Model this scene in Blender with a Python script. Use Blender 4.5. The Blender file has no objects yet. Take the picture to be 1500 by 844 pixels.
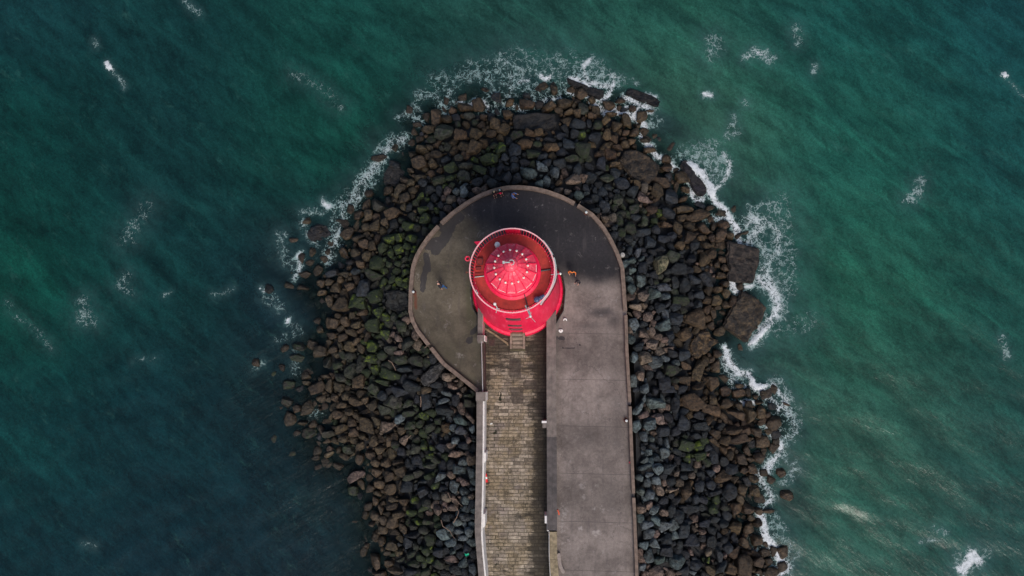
import bpy, bmesh, math, random
import numpy as np
from mathutils import Vector, Matrix, Euler
from mathutils.geometry import delaunay_2d_cdt
rng = np.random.default_rng(11); random.seed(5)
PI = math.pi
C = bpy.context.scene.collection
sc = bpy.context.scene
SEA = -5.0; ROAD = -2.0

# ------------------------------------------------------------------ camera
H = 77.0; F = 1083.0
TH = math.atan(121 / F); PHI = math.atan(40 / F)
cam = bpy.data.cameras.new('camera'); cam.sensor_width = 36; cam.lens = 36 * F / 1500
cam.clip_start = 0.5; cam.clip_end = 12000
co = bpy.data.objects.new('camera', cam); C.objects.link(co)
co.location = (0, 0, H); co.rotation_euler = (TH, PHI, 0)
sc.camera = co
RM = np.array(Euler((TH, PHI, 0)).to_matrix())
def at(px, py, z):
    """a point of the photograph's frame -> the place at height z"""
    px = np.asarray(px, float); py = np.asarray(py, float)
    d = np.stack([(px - 750) / F, -(py - 422) / F, -np.ones_like(px)], -1) @ RM.T
    t = (z - H) / d[..., 2]
    return d[..., 0] * t, d[..., 1] * t
def W(px, py, z):
    x, y = at(px, py, z); return Vector((float(x), float(y), z))
def pix(x, y, z):
    v = np.stack([np.asarray(x, float), np.asarray(y, float), np.asarray(z, float) - H + 0 * np.asarray(x, float)], -1) @ RM
    return 750 + F * v[..., 0] / -v[..., 2], 422 - F * v[..., 1] / -v[..., 2]

# ------------------------------------------------------------------ materials
def mat(name):
    m = bpy.data.materials.new(name); m.use_nodes = True
    return m, m.node_tree.nodes, m.node_tree.links, m.node_tree.nodes['Principled BSDF']
class N:
    def __init__(s, nt): s.n = nt.nodes; s.l = nt.links
    def __call__(s, t, **kw):
        nd = s.n.new(t)
        for k, v in kw.items():
            if k == 'ins':
                for kk, vv in v.items():
                    i = nd.inputs[kk]
                    if isinstance(vv, bpy.types.NodeSocket): s.l.new(vv, i)
                    else: i.default_value = vv
            else: setattr(nd, k, v)
        return nd
    def math(s, op, a, b=None, c=None, clamp=False):
        nd = s.n.new('ShaderNodeMath'); nd.operation = op; nd.use_clamp = clamp
        for i, v in enumerate((a, b, c)):
            if v is None: continue
            if isinstance(v, bpy.types.NodeSocket): s.l.new(v, nd.inputs[i])
            else: nd.inputs[i].default_value = v
        return nd.outputs[0]
    def step(s, v, a, b, lo=0.0, hi=1.0):
        nd = s.n.new('ShaderNodeMapRange'); nd.interpolation_type = 'SMOOTHSTEP'
        s.l.new(v, nd.inputs[0])
        for i, q in ((1, a), (2, b), (3, lo), (4, hi)):
            if isinstance(q, bpy.types.NodeSocket): s.l.new(q, nd.inputs[i])
            else: nd.inputs[i].default_value = q
        return nd.outputs[0]
    def mix(s, f, a, b, mode='MIX'):
        nd = s.n.new('ShaderNodeMix'); nd.data_type = 'RGBA'; nd.blend_type = mode
        for i, v in ((0, f), (6, a), (7, b)):
            if isinstance(v, bpy.types.NodeSocket): s.l.new(v, nd.inputs[i])
            elif i == 0: nd.inputs[0].default_value = v
            else: nd.inputs[i].default_value = (*v[:3], 1)
        return nd.outputs[2]
    def noise(s, vec, scale, detail=4, rough=.55, dist=0.0, out=0):
        nd = s.n.new('ShaderNodeTexNoise')
        s.l.new(vec, nd.inputs['Vector'])
        nd.inputs['Scale'].default_value = scale; nd.inputs['Detail'].default_value = detail
        nd.inputs['Roughness'].default_value = rough; nd.inputs['Distortion'].default_value = dist
        return nd.outputs[out]
    def pos(s): return s.n.new('ShaderNodeNewGeometry').outputs['Position']
    def map(s, vec, loc=(0, 0, 0), rot=(0, 0, 0), scale=(1, 1, 1)):
        if rot != (0, 0, 0) and scale != (1, 1, 1): vec = s.map(vec, loc, rot); rot = (0, 0, 0); loc = (0, 0, 0)
        nd = s.n.new('ShaderNodeMapping'); s.l.new(vec, nd.inputs[0])
        nd.inputs[1].default_value = loc; nd.inputs[2].default_value = rot; nd.inputs[3].default_value = scale
        return nd.outputs[0]
    def attr(s, name, out='Fac'):
        nd = s.n.new('ShaderNodeAttribute'); nd.attribute_name = name; return nd.outputs[out]
    def bump(s, h, strength, dist, normal=None):
        nd = s.n.new('ShaderNodeBump'); nd.inputs['Strength'].default_value = strength; nd.inputs['Distance'].default_value = dist
        s.l.new(h, nd.inputs['Height'])
        if normal: s.l.new(normal, nd.inputs['Normal'])
        return nd.outputs[0]
MATS = {}
def plain(name, col, rough=.6, metal=0.0, var=.25, scale=6.0, bump=.15, dirt=None, spec=.5):
    if name in MATS: return MATS[name]
    m, n, l, b = mat(name); k = N(m.node_tree); p = k.pos()
    f = k.noise(p, scale, 6, .6)
    lo = tuple(c * (1 - var) for c in col); hi = tuple(min(1, c * (1 + var)) for c in col)
    c = k.mix(k.step(f, .3, .7), lo, hi)
    if dirt: c = k.mix(k.step(k.noise(p, scale * .35, 5, .65, .4), .5, .72), c, dirt)
    l.new(c, b.inputs['Base Color']); b.inputs['Roughness'].default_value = rough; b.inputs['Metallic'].default_value = metal
    b.inputs['Specular IOR Level'].default_value = spec
    if bump: l.new(k.bump(k.noise(p, scale * 3, 4), bump, .03), b.inputs['Normal'])
    MATS[name] = m; return m

# ------------------------------------------------------------------ mesh builder
class MB:
    def __init__(s): s.v = []; s.f = []
    def add(s, vs, fs):
        o = len(s.v); s.v += [tuple(map(float, v)) for v in vs]; s.f += [tuple(i + o for i in f) for f in fs]; return s
    def box(s, c, size, rz=0.0, M=None, bev=0.0):
        bm = bmesh.new(); bmesh.ops.create_cube(bm, size=1)
        for v in bm.verts: v.co = Vector((v.co.x * size[0], v.co.y * size[1], v.co.z * size[2]))
        if bev: bmesh.ops.bevel(bm, geom=list(bm.edges), offset=bev, segments=2, affect='EDGES')
        T = Matrix.Translation(Vector(c)) @ (M.to_4x4() if M else Matrix.Rotation(rz, 4, 'Z'))
        bm.verts.index_update()
        s.add([T @ v.co for v in bm.verts], [[v.index for v in f.verts] for f in bm.faces]); bm.free(); return s
    def prism(s, top, z0, z1=None, bot=None):
        """top: list of (x,y) or (x,y,z); closed solid down to z0"""
        n = len(top)
        t = [(p[0], p[1], p[2] if len(p) > 2 else z1) for p in top]
        bt = bot or top
        q = [(p[0], p[1], z0) for p in bt]
        a = sum(t[i][0] * t[(i + 1) % n][1] - t[(i + 1) % n][0] * t[i][1] for i in range(n))
        if a < 0: t.reverse(); q.reverse()
        fs = [tuple(range(n)), tuple(range(2 * n - 1, n - 1, -1))]
        fs += [(i, n + i, n + (i + 1) % n, (i + 1) % n) for i in range(n)]
        return s.add(t + q, fs)
    def ribbon(s, A, B, z0, z1):
        """a wall between the polylines A and B (same length), from z0 to z1"""
        n = len(A); vs = []
        for a, b in zip(A, B): vs += [(a[0], a[1], z0), (b[0], b[1], z0), (b[0], b[1], z1), (a[0], a[1], z1)]
        fs = [(0, 1, 2, 3), tuple(4 * (n - 1) + i for i in (3, 2, 1, 0))]
        for i in range(n - 1):
            o = 4 * i
            for k in range(4): fs.append((o + k, o + 4 + k, o + 4 + (k + 1) % 4, o + (k + 1) % 4))
        return s.add(vs, fs)
    def tube(s, pts, r, n=8, r2=None):
        pts = [Vector(p) for p in pts]; vs = []; fs = []
        m = len(pts)
        for i, p in enumerate(pts):
            d = (pts[min(i + 1, m - 1)] - pts[max(i - 1, 0)]).normalized()
            u = d.orthogonal().normalized() if abs(d.z) > .98 else d.cross(Vector((0, 0, 1))).normalized()
            w = d.cross(u).normalized(); rr = r if r2 is None else r + (r2 - r) * i / (m - 1)
            for k in range(n):
                a = 2 * PI * k / n; vs.append(p + rr * (math.cos(a) * u + math.sin(a) * w))
        for i in range(m - 1):
            for k in range(n): fs.append((i * n + k, i * n + (k + 1) % n, (i + 1) * n + (k + 1) % n, (i + 1) * n + k))
        fs += [tuple(range(n - 1, -1, -1)), tuple((m - 1) * n + k for k in range(n))]
        return s.add(vs, fs)
    def lathe(s, prof, n, c=(0, 0, 0), a0=0.0, a1=2 * PI, cap=False, off=0.0):
        full = abs(a1 - a0 - 2 * PI) < 1e-6; m = n if full else n + 1; vs = []
        for r, z in prof:
            for k in range(m):
                a = a0 + off + (a1 - a0) * k / n; vs.append((c[0] + r * math.cos(a), c[1] + r * math.sin(a), c[2] + z))
        fs = []; P = len(prof)
        for i in range(P - 1):
            for k in range(n):
                k2 = (k + 1) % m
                fs.append((i * m + k, i * m + k2, (i + 1) * m + k2, (i + 1) * m + k))
        if not full:
            fs.append(tuple(i * m for i in range(P))); fs.append(tuple(i * m + m - 1 for i in range(P - 1, -1, -1)))
        elif cap: fs.append(tuple((P - 1) * m + k for k in range(n))); fs.append(tuple(range(n - 1, -1, -1)))
        return s.add(vs, fs)
    def ball(s, c, r, n=12, sq=1.0):
        prof = [(max(r * math.sin(PI * i / 8), 1e-4), -r * sq * math.cos(PI * i / 8)) for i in range(9)]
        return s.lathe(prof, n, c)
    def build(s, name, m, parent=None, smooth=False, loc=None, angle=40):
        base = Vector((0, 0, 0))
        if parent is not None:
            r = parent
            while r.parent: r = r.parent
            base = r.location
        elif loc is not None: base = Vector(loc)
        elif s.v:
            a = np.array(s.v); base = Vector(((a[:, 0].min() + a[:, 0].max()) / 2, (a[:, 1].min() + a[:, 1].max()) / 2, a[:, 2].min()))
        me = bpy.data.meshes.new(name); me.from_pydata([tuple(Vector(v) - base) for v in s.v], [], s.f); me.update()
        bm = bmesh.new(); bm.from_mesh(me); bmesh.ops.recalc_face_normals(bm, faces=bm.faces); bm.to_mesh(me); bm.free()
        if m: me.materials.append(m)
        o = bpy.data.objects.new(name, me); C.objects.link(o)
        if parent is not None: o.parent = parent
        else: o.location = base
        if smooth:
            me.polygons.foreach_set('use_smooth', [True] * len(me.polygons))
            try: me.set_sharp_from_angle(angle=math.radians(angle))
            except Exception: pass
        return o
def tag(o, label=None, cat=None, group=None, kind=None):
    for k, v in (('label', label), ('category', cat), ('group', group), ('kind', kind)):
        if v: o[k] = v
    return o
def empty(name, loc, label, cat, group=None):
    o = bpy.data.objects.new(name, None); C.objects.link(o); o.location = loc; o.empty_display_size = .3
    return tag(o, label, cat, group)
def attr(me, name, arr, typ='FLOAT'):
    a = me.attributes.new(name, typ, 'POINT')
    a.data.foreach_set('value' if typ == 'FLOAT' else 'color', np.ascontiguousarray(arr, np.float32).ravel())

# ------------------------------------------------------------------ 2-D helpers (numpy)
def segdist(X, Y, P, closed=True):
    D = np.full(X.shape, 1e9); P = np.asarray(P, float); n = len(P)
    for i in range(n if closed else n - 1):
        a, b = P[i], P[(i + 1) % n]; d = b - a; L = (d ** 2).sum() + 1e-9
        t = np.clip(((X - a[0]) * d[0] + (Y - a[1]) * d[1]) / L, 0, 1)
        D = np.minimum(D, np.hypot(X - a[0] - t * d[0], Y - a[1] - t * d[1]))
    return D
def inside(X, Y, P):
    P = np.asarray(P, float); r = np.zeros(X.shape, bool); n = len(P)
    for i in range(n):
        x1, y1 = P[i]; x2, y2 = P[(i + 1) % n]
        c = ((y1 > Y) != (y2 > Y)) & (X < (x2 - x1) * (Y - y1) / (y2 - y1 + 1e-12) + x1); r ^= c
    return r
def sdf(X, Y, P): return segdist(X, Y, P) * np.where(inside(X, Y, P), -1, 1)
def vnoise(X, Y, s, seed=0):
    """value noise in -1..1"""
    r = np.random.default_rng(seed); T = r.random((256, 256)) * 2 - 1
    th = 0.6 + seed * 1.37; x = (X * math.cos(th) - Y * math.sin(th)) / s + 1000; y = (X * math.sin(th) + Y * math.cos(th)) / s + 1000; i = np.floor(x).astype(int); j = np.floor(y).astype(int)
    fx = x - i; fy = y - j; fx = fx * fx * (3 - 2 * fx); fy = fy * fy * (3 - 2 * fy)
    g = lambda a, b: T[a % 256, b % 256]
    return (g(i, j) * (1 - fx) + g(i + 1, j) * fx) * (1 - fy) + (g(i, j + 1) * (1 - fx) + g(i + 1, j + 1) * fx) * fy
def fbm(X, Y, s, seed=0): return vnoise(X, Y, s, seed) * .55 + vnoise(X, Y, s / 2.1, seed + 1) * .3 + vnoise(X, Y, s / 4.3, seed + 2) * .15
def wpoly(pts, z): x, y = at([p[0] for p in pts], [p[1] for p in pts], z); return [(float(a), float(b)) for a, b in zip(x, y)]

# ------------------------------------------------------------------ outlines (photo points)
PARA = [(940, 960), (934.3, 844), (933, 809), (929.5, 725), (926.5, 660), (924, 592), (919.4, 511), (918, 459), (913.5, 393), (906, 371), (895.7, 350), (884, 331), (869.6, 314.5),
        (845, 298.5), (825, 288), (803, 280), (782, 275), (760.6, 273), (741, 274), (722.7, 278), (704, 285), (684.8, 295.5), (664, 310), (643, 328.5), (628, 345), (616, 362), (608, 377), (603, 393),
        (600, 425), (599.5, 459), (604, 474), (611, 487), (628, 509), (649, 535), (674, 555), (699, 575)]
OCT = [(815, 474), (826, 455), (828.5, 425), (825, 404), (814, 385), (786, 357), (731, 357), (703, 385), (692, 404), (689, 427), (692, 452), (705, 474)]
SHORE = [(546, 900), (545, 844), (540, 800), (533, 765), (538, 740), (515, 712), (512, 700), (520, 688), (492, 684), (470, 668), (452, 640), (446, 610), (452, 580), (440, 560), (462, 530), (455, 505), (478, 480), (470, 440),
         (452, 425), (462, 400), (490, 375), (500, 345), (518, 320), (530, 295), (550, 285), (572, 262), (590, 240), (590, 222), (604, 205), (604, 185), (620, 165), (640, 160), (665, 155), (690, 145), (720, 150),
         (760, 145), (790, 142), (820, 140), (845, 130), (880, 143), (915, 145), (932, 160), (940, 185), (948, 212), (972, 226), (990, 245), (1005, 262), (1014, 290), (1040, 302), (1062, 318), (1076, 345), (1082, 375), (1070, 412),
         (1090, 425), (1085, 450), (1062, 480), (1060, 515), (1058, 545), (1068, 570), (1092, 570), (1118, 580), (1142, 608), (1142, 630), (1125, 650), (1113, 670), (1112, 700), (1112, 735), (1112, 760), (1118, 790), (1135, 820), (1138, 844), (1140, 900)]
# ------------------------------------------------------------------ world + sun
wd = bpy.data.worlds.new('World'); sc.world = wd; wd.use_nodes = True
wn = wd.node_tree.nodes; bg = wn['Background']
sky = wn.new('ShaderNodeTexSky'); sky.sky_type = 'NISHITA'; sky.sun_disc = False
SUN_EL = math.radians(47); SUN_AZ = math.radians(163)      # compass from +Y towards +X
sky.sun_elevation = SUN_EL; sky.sun_rotation = SUN_AZ; sky.dust_density = 4.0; sky.air_density = 1.0; sky.ozone_density = 1.0
wd.node_tree.links.new(sky.outputs[0], bg.inputs[0]); bg.inputs[1].default_value = 0.118
sl = bpy.data.lights.new('sun', 'SUN'); sl.energy = 1.5; sl.angle = math.radians(24); sl.color = (1, .93, .86)
so = bpy.data.objects.new('sun', sl); C.objects.link(so)
sd = Vector((math.sin(SUN_AZ) * math.cos(SUN_EL), math.cos(SUN_AZ) * math.cos(SUN_EL), math.sin(SUN_EL)))
so.rotation_euler = (-sd).to_track_quat('-Z', 'Y').to_euler(); so.location = sd * 60
sc.view_settings.view_transform = 'Standard'; sc.view_settings.look = 'None'; sc.view_settings.exposure = 0.15; sc.view_settings.gamma = 1

# ------------------------------------------------------------------ terrain
FULL = PARA + [(699, 640), (698, 700), (697, 780), (701, 844), (706, 960)]; para0 = wpoly(FULL, 0.0); shore5 = wpoly(SHORE, SEA)
def terrain(X, Y):
    dp = np.maximum(sdf(X, Y, para0), 0); ds = -sdf(X, Y, shore5)
    t = np.where(ds > 0, dp / (dp + np.maximum(ds, 0) + 1e-6), 1 + np.minimum(-ds, 12) / 8)
    west = (X < at(705, 500, 0)[0]) & (Y < 0)
    z = -1.0 - 4.1 * np.clip(t, 0, 3) ** 0.9
    z = np.where(t > 1, -5.1 - (t - 1) * 2.2, z)
    return z
def ground_mesh():
    xs = np.concatenate([[-6000, -1500, -400, -120], np.arange(-60, 60.1, 1.0), [120, 400, 1500, 6000]])
    ys = np.concatenate([[-6000, -1500, -400, -120], np.arange(-45, 60.1, 1.0), [120, 400, 1500, 6000]])
    X, Y = np.meshgrid(xs, ys); Z = terrain(X, Y) + .25 * fbm(X, Y, 1.7, 5) - .55
    Z = np.where(inside(X, Y, para0), -6.0, np.maximum(Z, -8.5))
    n, m = X.shape; vs = np.stack([X, Y, Z], -1).reshape(-1, 3)
    i = np.arange(n * m).reshape(n, m)
    fs = np.stack([i[:-1, :-1], i[:-1, 1:], i[1:, 1:], i[1:, :-1]], -1).reshape(-1, 4)
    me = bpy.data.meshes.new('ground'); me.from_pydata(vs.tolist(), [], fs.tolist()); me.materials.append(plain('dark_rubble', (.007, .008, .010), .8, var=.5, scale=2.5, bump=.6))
    o = bpy.data.objects.new('ground', me); C.objects.link(o); tag(o, kind='structure')
ground_mesh()

# ------------------------------------------------------------------ water
FOAM = [ # polyline, width, density
 ([(592, 203), (575, 212), (560, 228), (548, 245), (535, 262), (522, 285)], 13, .66), ([(586, 172), (600, 165), (617, 180), (610, 158)], 9, .6), ([(615, 140), (630, 137), (645, 148), (655, 165)], 10, .58),
 ([(656, 135), (662, 152)], 8, .6), ([(672, 150), (690, 154), (697, 146)], 4, .85), ([(697, 110), (715, 118), (722, 138), (728, 160)], 13, .55), ([(735, 88), (745, 105), (750, 125), (742, 150), (712, 158)], 14, .6),
 ([(705, 150), (716, 163)], 6, .85), ([(750, 100), (765, 120), (775, 140), (800, 130), (820, 125)], 15, .55), ([(750, 150), (765, 163), (790, 150), (808, 146), (822, 143)], 7, .75), ([(760, 122), (775, 118)], 5, .8), ([(792, 113), (800, 116), (806, 112)], 4, 1.05),
 ([(866, 88), (856, 98), (858, 112), (868, 122), (890, 128)], 7, .8), ([(870, 95), (885, 110), (905, 118), (885, 122), (860, 118), (845, 112)], 14, .56), ([(835, 115), (850, 122), (865, 127)], 5, .95), ([(898, 122), (890, 138), (884, 150), (878, 145)], 6, .85), ([(892, 108), (905, 113)], 5, .75),
 ([(833, 131), (840, 135)], 6, .8), ([(862, 140), (870, 155), (885, 165), (900, 160)], 7, .95), ([(915, 146), (930, 150), (945, 153), (957, 156)], 9, .85), ([(905, 165), (915, 160), (925, 172), (935, 160)], 7, .9), ([(925, 118), (935, 122)], 5, .6), ([(945, 137), (960, 143), (966, 152)], 4, .9),
 ([(915, 162), (928, 172), (945, 184), (942, 200), (948, 212), (960, 224), (978, 236), (992, 250)], 7, .98), ([(955, 180), (965, 178)], 10, .55), ([(950, 165), (958, 160)], 6, .8),
 ([(1011, 242), (1022, 250), (1032, 262), (1040, 275), (1044, 284)], 7.5, 1.25), ([(1005, 232), (1020, 228), (1040, 222), (1035, 240), (1050, 250)], 20, .56), ([(1044, 284), (1053, 298), (1061, 310), (1072, 325), (1082, 336)], 7, 1.0), ([(1060, 225), (1066, 238), (1066, 258), (1052, 275)], 7, .78), ([(1010, 280), (1020, 292), (1030, 298)], 6, .95), ([(1010, 262), (1016, 275), (1025, 285), (1033, 292)], 6, .8),
 ([(1040, 322), (1055, 318), (1068, 318)], 9, .72), ([(1095, 330), (1105, 318), (1112, 335), (1100, 350), (1095, 362)], 14, .7), ([(1110, 320), (1130, 325), (1140, 345), (1138, 370), (1120, 385)], 9, .68), ([(1125, 320), (1105, 345), (1120, 370), (1125, 395)], 12, .62), ([(1095, 300), (1100, 310), (1090, 322)], 4, .7), ([(1104, 300), (1125, 298), (1132, 300)], 3, .55),
 ([(1085, 365), (1082, 350), (1075, 330)], 6, .9), ([(1112, 410), (1128, 420), (1138, 432), (1140, 450), (1130, 468), (1118, 482), (1104, 500)], 12, .82), ([(1118, 395), (1130, 410), (1142, 440), (1138, 465)], 9, .72), ([(1072, 412), (1076, 425)], 8, 1.1), ([(1090, 417), (1100, 418)], 5, .95), ([(1100, 503), (1108, 495), (1125, 480)], 4, 1.2),
 ([(1060, 510), (1068, 528), (1080, 545), (1098, 550)], 7, .95), ([(1060, 525), (1066, 545), (1075, 555)], 9, .68), ([(1101, 555), (1106, 568), (1122, 566)], 6, 1.15), ([(1135, 562), (1145, 578), (1150, 590), (1140, 600), (1128, 585), (1115, 575)], 11, .74), ([(1068, 555), (1072, 570), (1095, 565)], 6, .75), ([(1073, 590), (1090, 605), (1088, 590), (1105, 590)], 4, 1.05), ([(1115, 620), (1125, 615), (1122, 632)], 6, .8), ([(1150, 600), (1160, 615), (1165, 630), (1155, 640), (1140, 632)], 11, .66), ([(1168, 600), (1172, 615)], 6, .5),
 ([(1132, 640), (1145, 655), (1136, 672), (1124, 688), (1112, 694)], 11, .8), ([(1150, 665), (1162, 680), (1165, 690), (1150, 705)], 8, .6), ([(1114, 703), (1124, 718), (1130, 730), (1122, 738)], 9, .75), ([(1113, 752), (1117, 768), (1119, 785), (1126, 795), (1138, 808)], 8, 1.05), ([(1128, 760), (1140, 770), (1145, 785)], 14, .52), ([(1132, 800), (1145, 815), (1150, 830), (1140, 838)], 11, .98), ([(1103, 805), (1112, 812), (1120, 805)], 7, .75), ([(1158, 800), (1165, 815)], 8, .5), ([(1115, 845), (1130, 835)], 5, .8),
 ([(540, 262), (530, 280), (520, 300)], 13, .62), ([(515, 285), (502, 302), (500, 320), (492, 340), (488, 362), (480, 378)], 13, .64), ([(476, 296), (484, 300)], 6, .85), ([(505, 285), (490, 300), (470, 310), (438, 312)], 6, .58), ([(442, 328), (450, 345), (462, 357)], 6, .68), ([(412, 345), (415, 370), (425, 385)], 9, .56), ([(436, 380), (442, 370), (440, 395), (432, 408)], 5, .72), ([(382, 420), (388, 425)], 4, .85), ([(395, 436), (402, 445), (412, 452)], 9, .52), ([(422, 472), (425, 464)], 5, .85), ([(434, 480), (437, 486)], 6, .66), ([(405, 498), (428, 492)], 6, .42), ([(385, 530), (372, 542)], 6, .38), ([(432, 520), (432, 550)], 9, .45), ([(455, 605), (480, 610)], 9, .4),
 ([(157, 93), (159, 97), (162, 100)], 3.2, 1.7), ([(160, 98), (172, 115), (185, 127)], 3, .62), ([(138, 62), (143, 70)], 4, .5), ([(1470, 109), (1473, 112)], 3.2, 1.7), ([(1474, 114), (1486, 128), (1500, 142)], 3, .55), ([(1045, 60), (1052, 68), (1040, 78)], 13, .46), ([(1093, 84), (1108, 76), (1120, 78), (1130, 88)], 7, .64), ([(1113, 77), (1117, 78)], 4, .95), ([(1033, 138), (1043, 142)], 5, .92), ([(1194, 97), (1193, 107)], 5, .6), ([(1166, 40), (1168, 60)], 8, .46), ([(1090, 150), (1095, 152)], 5, .6),
 ([(1348, 268), (1342, 285), (1332, 292)], 10, .56), ([(1345, 280), (1340, 288)], 7, .62), ([(1408, 835), (1418, 822), (1425, 812), (1432, 822)], 11, 1.0), ([(1400, 815), (1445, 812)], 9, .5), ([(215, 305), (205, 322), (190, 340), (183, 355)], 14, .34), ([(185, 405), (175, 418), (188, 428)], 10, .36), ([(122, 442), (126, 455), (120, 465), (134, 470)], 12, .40), ([(8, 443), (20, 458), (45, 478), (75, 508)], 7, .30), ([(240, 433), (250, 428)], 4, .4), ([(312, 434), (340, 424)], 4, .46), ([(195, 530), (225, 525)], 5, .32), ([(1465, 495), (1475, 525)], 5, .5), ([(430, 110), (470, 128), (500, 158)], 10, .3), ([(1075, 172), (1068, 200), (1080, 190)], 7, .55), ([(1125, 300), (1130, 330)], 5, .5), ([(760, 90), (800, 100), (840, 95)], 26, .42), ([(1140, 300), (1150, 360), (1150, 420)], 22, .42), ([(270, 0), (290, 20)], 5, .5), ([(640, 125), (690, 105), (730, 100)], 20, .42), ([(120, 797), (140, 803)], 4, .45), ([(1140, 480), (1180, 470)], 20, .36), ([(1370, 770), (1385, 780)], 5, .5), ([(1350, 795), (1380, 792)], 4, .45)]
COLG = [[(22, 62, 62), (22, 62, 60), (26, 76, 68), (36, 78, 70), (38, 88, 76), (28, 80, 74), (26, 76, 76)],
        [(18, 66, 60), (22, 62, 60), (24, 76, 66), (32, 70, 66), (50, 90, 76), (34, 92, 80), (28, 82, 78)],
        [(18, 70, 60), (22, 64, 62), (24, 46, 56), (28, 48, 56), (40, 66, 68), (38, 94, 78), (32, 86, 76)],
        [(18, 62, 60), (20, 56, 58), (20, 50, 56), (28, 46, 54), (44, 68, 66), (48, 94, 80), (38, 82, 74)],
        [(18, 56, 58), (20, 52, 56), (22, 50, 54), (28, 46, 54), (38, 62, 62), (46, 90, 78), (36, 78, 72)]]
def s2l(c): c = np.asarray(c, float) / 255; return np.where(c < .04045, c / 12.92, ((c + .055) / 1.055) ** 2.4)
def water():
    st = .3
    xs = np.concatenate([[-6000, -1500, -400, -130, -80], np.arange(-64, 58.01, st), [75, 130, 400, 1500, 6000]])
    ys = np.concatenate([[-6000, -1500, -400, -120, -60], np.arange(-31, 48.01, st), [60, 120, 400, 1500, 6000]])
    X, Y = np.meshgrid(xs, ys); fine = (np.abs(X) < 70) & (np.abs(Y) < 55)
    PX, PY = pix(X, Y, np.full(X.shape, SEA)); PX = np.clip(PX, -300, 1800); PY = np.clip(PY, -300, 1200)
    g = s2l(COLG); gx = np.clip(PX / 250, 0, 5.999); gy = np.clip(PY / 211, 0, 3.999)
    i = gx.astype(int); j = gy.astype(int); fx = (gx - i)[..., None]; fy = (gy - j)[..., None]
    fx = fx * fx * (3 - 2 * fx); fy = fy * fy * (3 - 2 * fy)
    col = (g[j, i] * (1 - fx) + g[j, i + 1] * fx) * (1 - fy) + (g[j + 1, i] * (1 - fx) + g[j + 1, i + 1] * fx) * fy
    col = np.maximum(col - np.array([.003, .013, .011]), .0035) * .82
    SP = SHORE; D = sdf(PX, PY, SP)
    west = np.clip((750 - PX) / 300, 0, 1)
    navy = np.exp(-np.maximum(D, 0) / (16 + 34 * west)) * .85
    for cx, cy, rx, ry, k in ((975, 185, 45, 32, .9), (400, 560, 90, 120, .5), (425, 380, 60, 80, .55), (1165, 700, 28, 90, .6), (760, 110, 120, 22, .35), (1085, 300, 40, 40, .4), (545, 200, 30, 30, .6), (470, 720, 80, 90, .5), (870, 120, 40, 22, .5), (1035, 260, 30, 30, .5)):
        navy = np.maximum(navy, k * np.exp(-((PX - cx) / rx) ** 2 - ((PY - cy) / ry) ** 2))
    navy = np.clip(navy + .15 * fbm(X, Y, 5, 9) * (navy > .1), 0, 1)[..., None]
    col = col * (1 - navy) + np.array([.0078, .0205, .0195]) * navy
    # swell bands of lighter and darker water
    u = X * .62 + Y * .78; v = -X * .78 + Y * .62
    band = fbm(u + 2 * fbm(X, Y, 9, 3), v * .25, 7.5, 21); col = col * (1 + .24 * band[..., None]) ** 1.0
    fo = np.zeros(X.shape); gl = np.zeros(X.shape); hz = np.zeros(X.shape)
    JX = PX + 5 * fbm(X, Y, 1.3, 31); JY = PY + 5 * fbm(X, Y, 1.3, 37)
    for pl, w, d in FOAM:
        a = np.array(pl); bb = (PX > a[:, 0].min() - 60) & (PX < a[:, 0].max() + 60) & (PY > a[:, 1].min() - 60) & (PY < a[:, 1].max() + 60) & fine
        if not bb.any(): continue
        dd = segdist(JX[bb] if d < 1.3 else PX[bb], JY[bb] if d < 1.3 else PY[bb], pl, closed=False)
        k = np.exp(-(dd / w) ** 2 * .8); fo[bb] = np.maximum(fo[bb], d * k)
        gl[bb] = np.maximum(gl[bb], min(d, 1) * np.exp(-(dd / (w * 1.8)) ** 2))
        if d > 1.05: hz[bb] = np.maximum(hz[bb], .30 * np.exp(-(dd / (w * .9)) ** 2))
    u2 = X * .5 + Y * .86
    rw_ = np.random.default_rng(8); Z = SEA + hz + .05 * fbm(X, Y, 2.6, 43); WX = X + 1.6 * fbm(X, Y, 11, 51); WY = Y + 1.6 * fbm(X, Y, 11, 53)
    sw = np.zeros(X.shape); lee = np.clip((750 - PX) / 350, 0, 1) * np.clip((PY - 330) / 200, 0, 1)
    for q in range(22):
        lam = rw_.uniform(1.3, 8.5); a_ = math.radians(50 + rw_.normal() * 17); al = math.radians(118 + rw_.normal() * 12)
        ph = rw_.uniform(0, 6.3); k_ = 2 * PI / lam
        sw += lam * ((1 - lee) * np.sin(k_ * (WX * math.cos(a_) + WY * math.sin(a_)) + ph) + .8 * lee * (lam < 4) * np.sin(k_ * (WX * math.cos(al) + WY * math.sin(al)) + ph))
    sw = sw / 22 * .062 * (1 + .5 * fbm(X, Y, 14, 57)); Z = Z + sw
    crest = np.clip(sw / .10, -1.5, 2.0); col = col * (1 + .16 * crest[..., None] * (1 - .4 * navy))  # light through thin crests painted into the water colour
    Z = np.where(fine, Z, SEA)
    n, m = X.shape; vs = np.stack([X, Y, Z], -1).reshape(-1, 3); ii = np.arange(n * m).reshape(n, m)
    fs = np.stack([ii[:-1, :-1], ii[:-1, 1:], ii[1:, 1:], ii[1:, :-1]], -1).reshape(-1, 4)
    me = bpy.data.meshes.new('water'); me.from_pydata(vs.tolist(), [], fs.tolist())
    me.polygons.foreach_set('use_smooth', [True] * len(me.polygons))
    attr(me, 'turbid_crest_light', np.concatenate([np.clip(col, 0, 1), np.ones(X.shape + (1,))], -1), 'FLOAT_COLOR')
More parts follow.
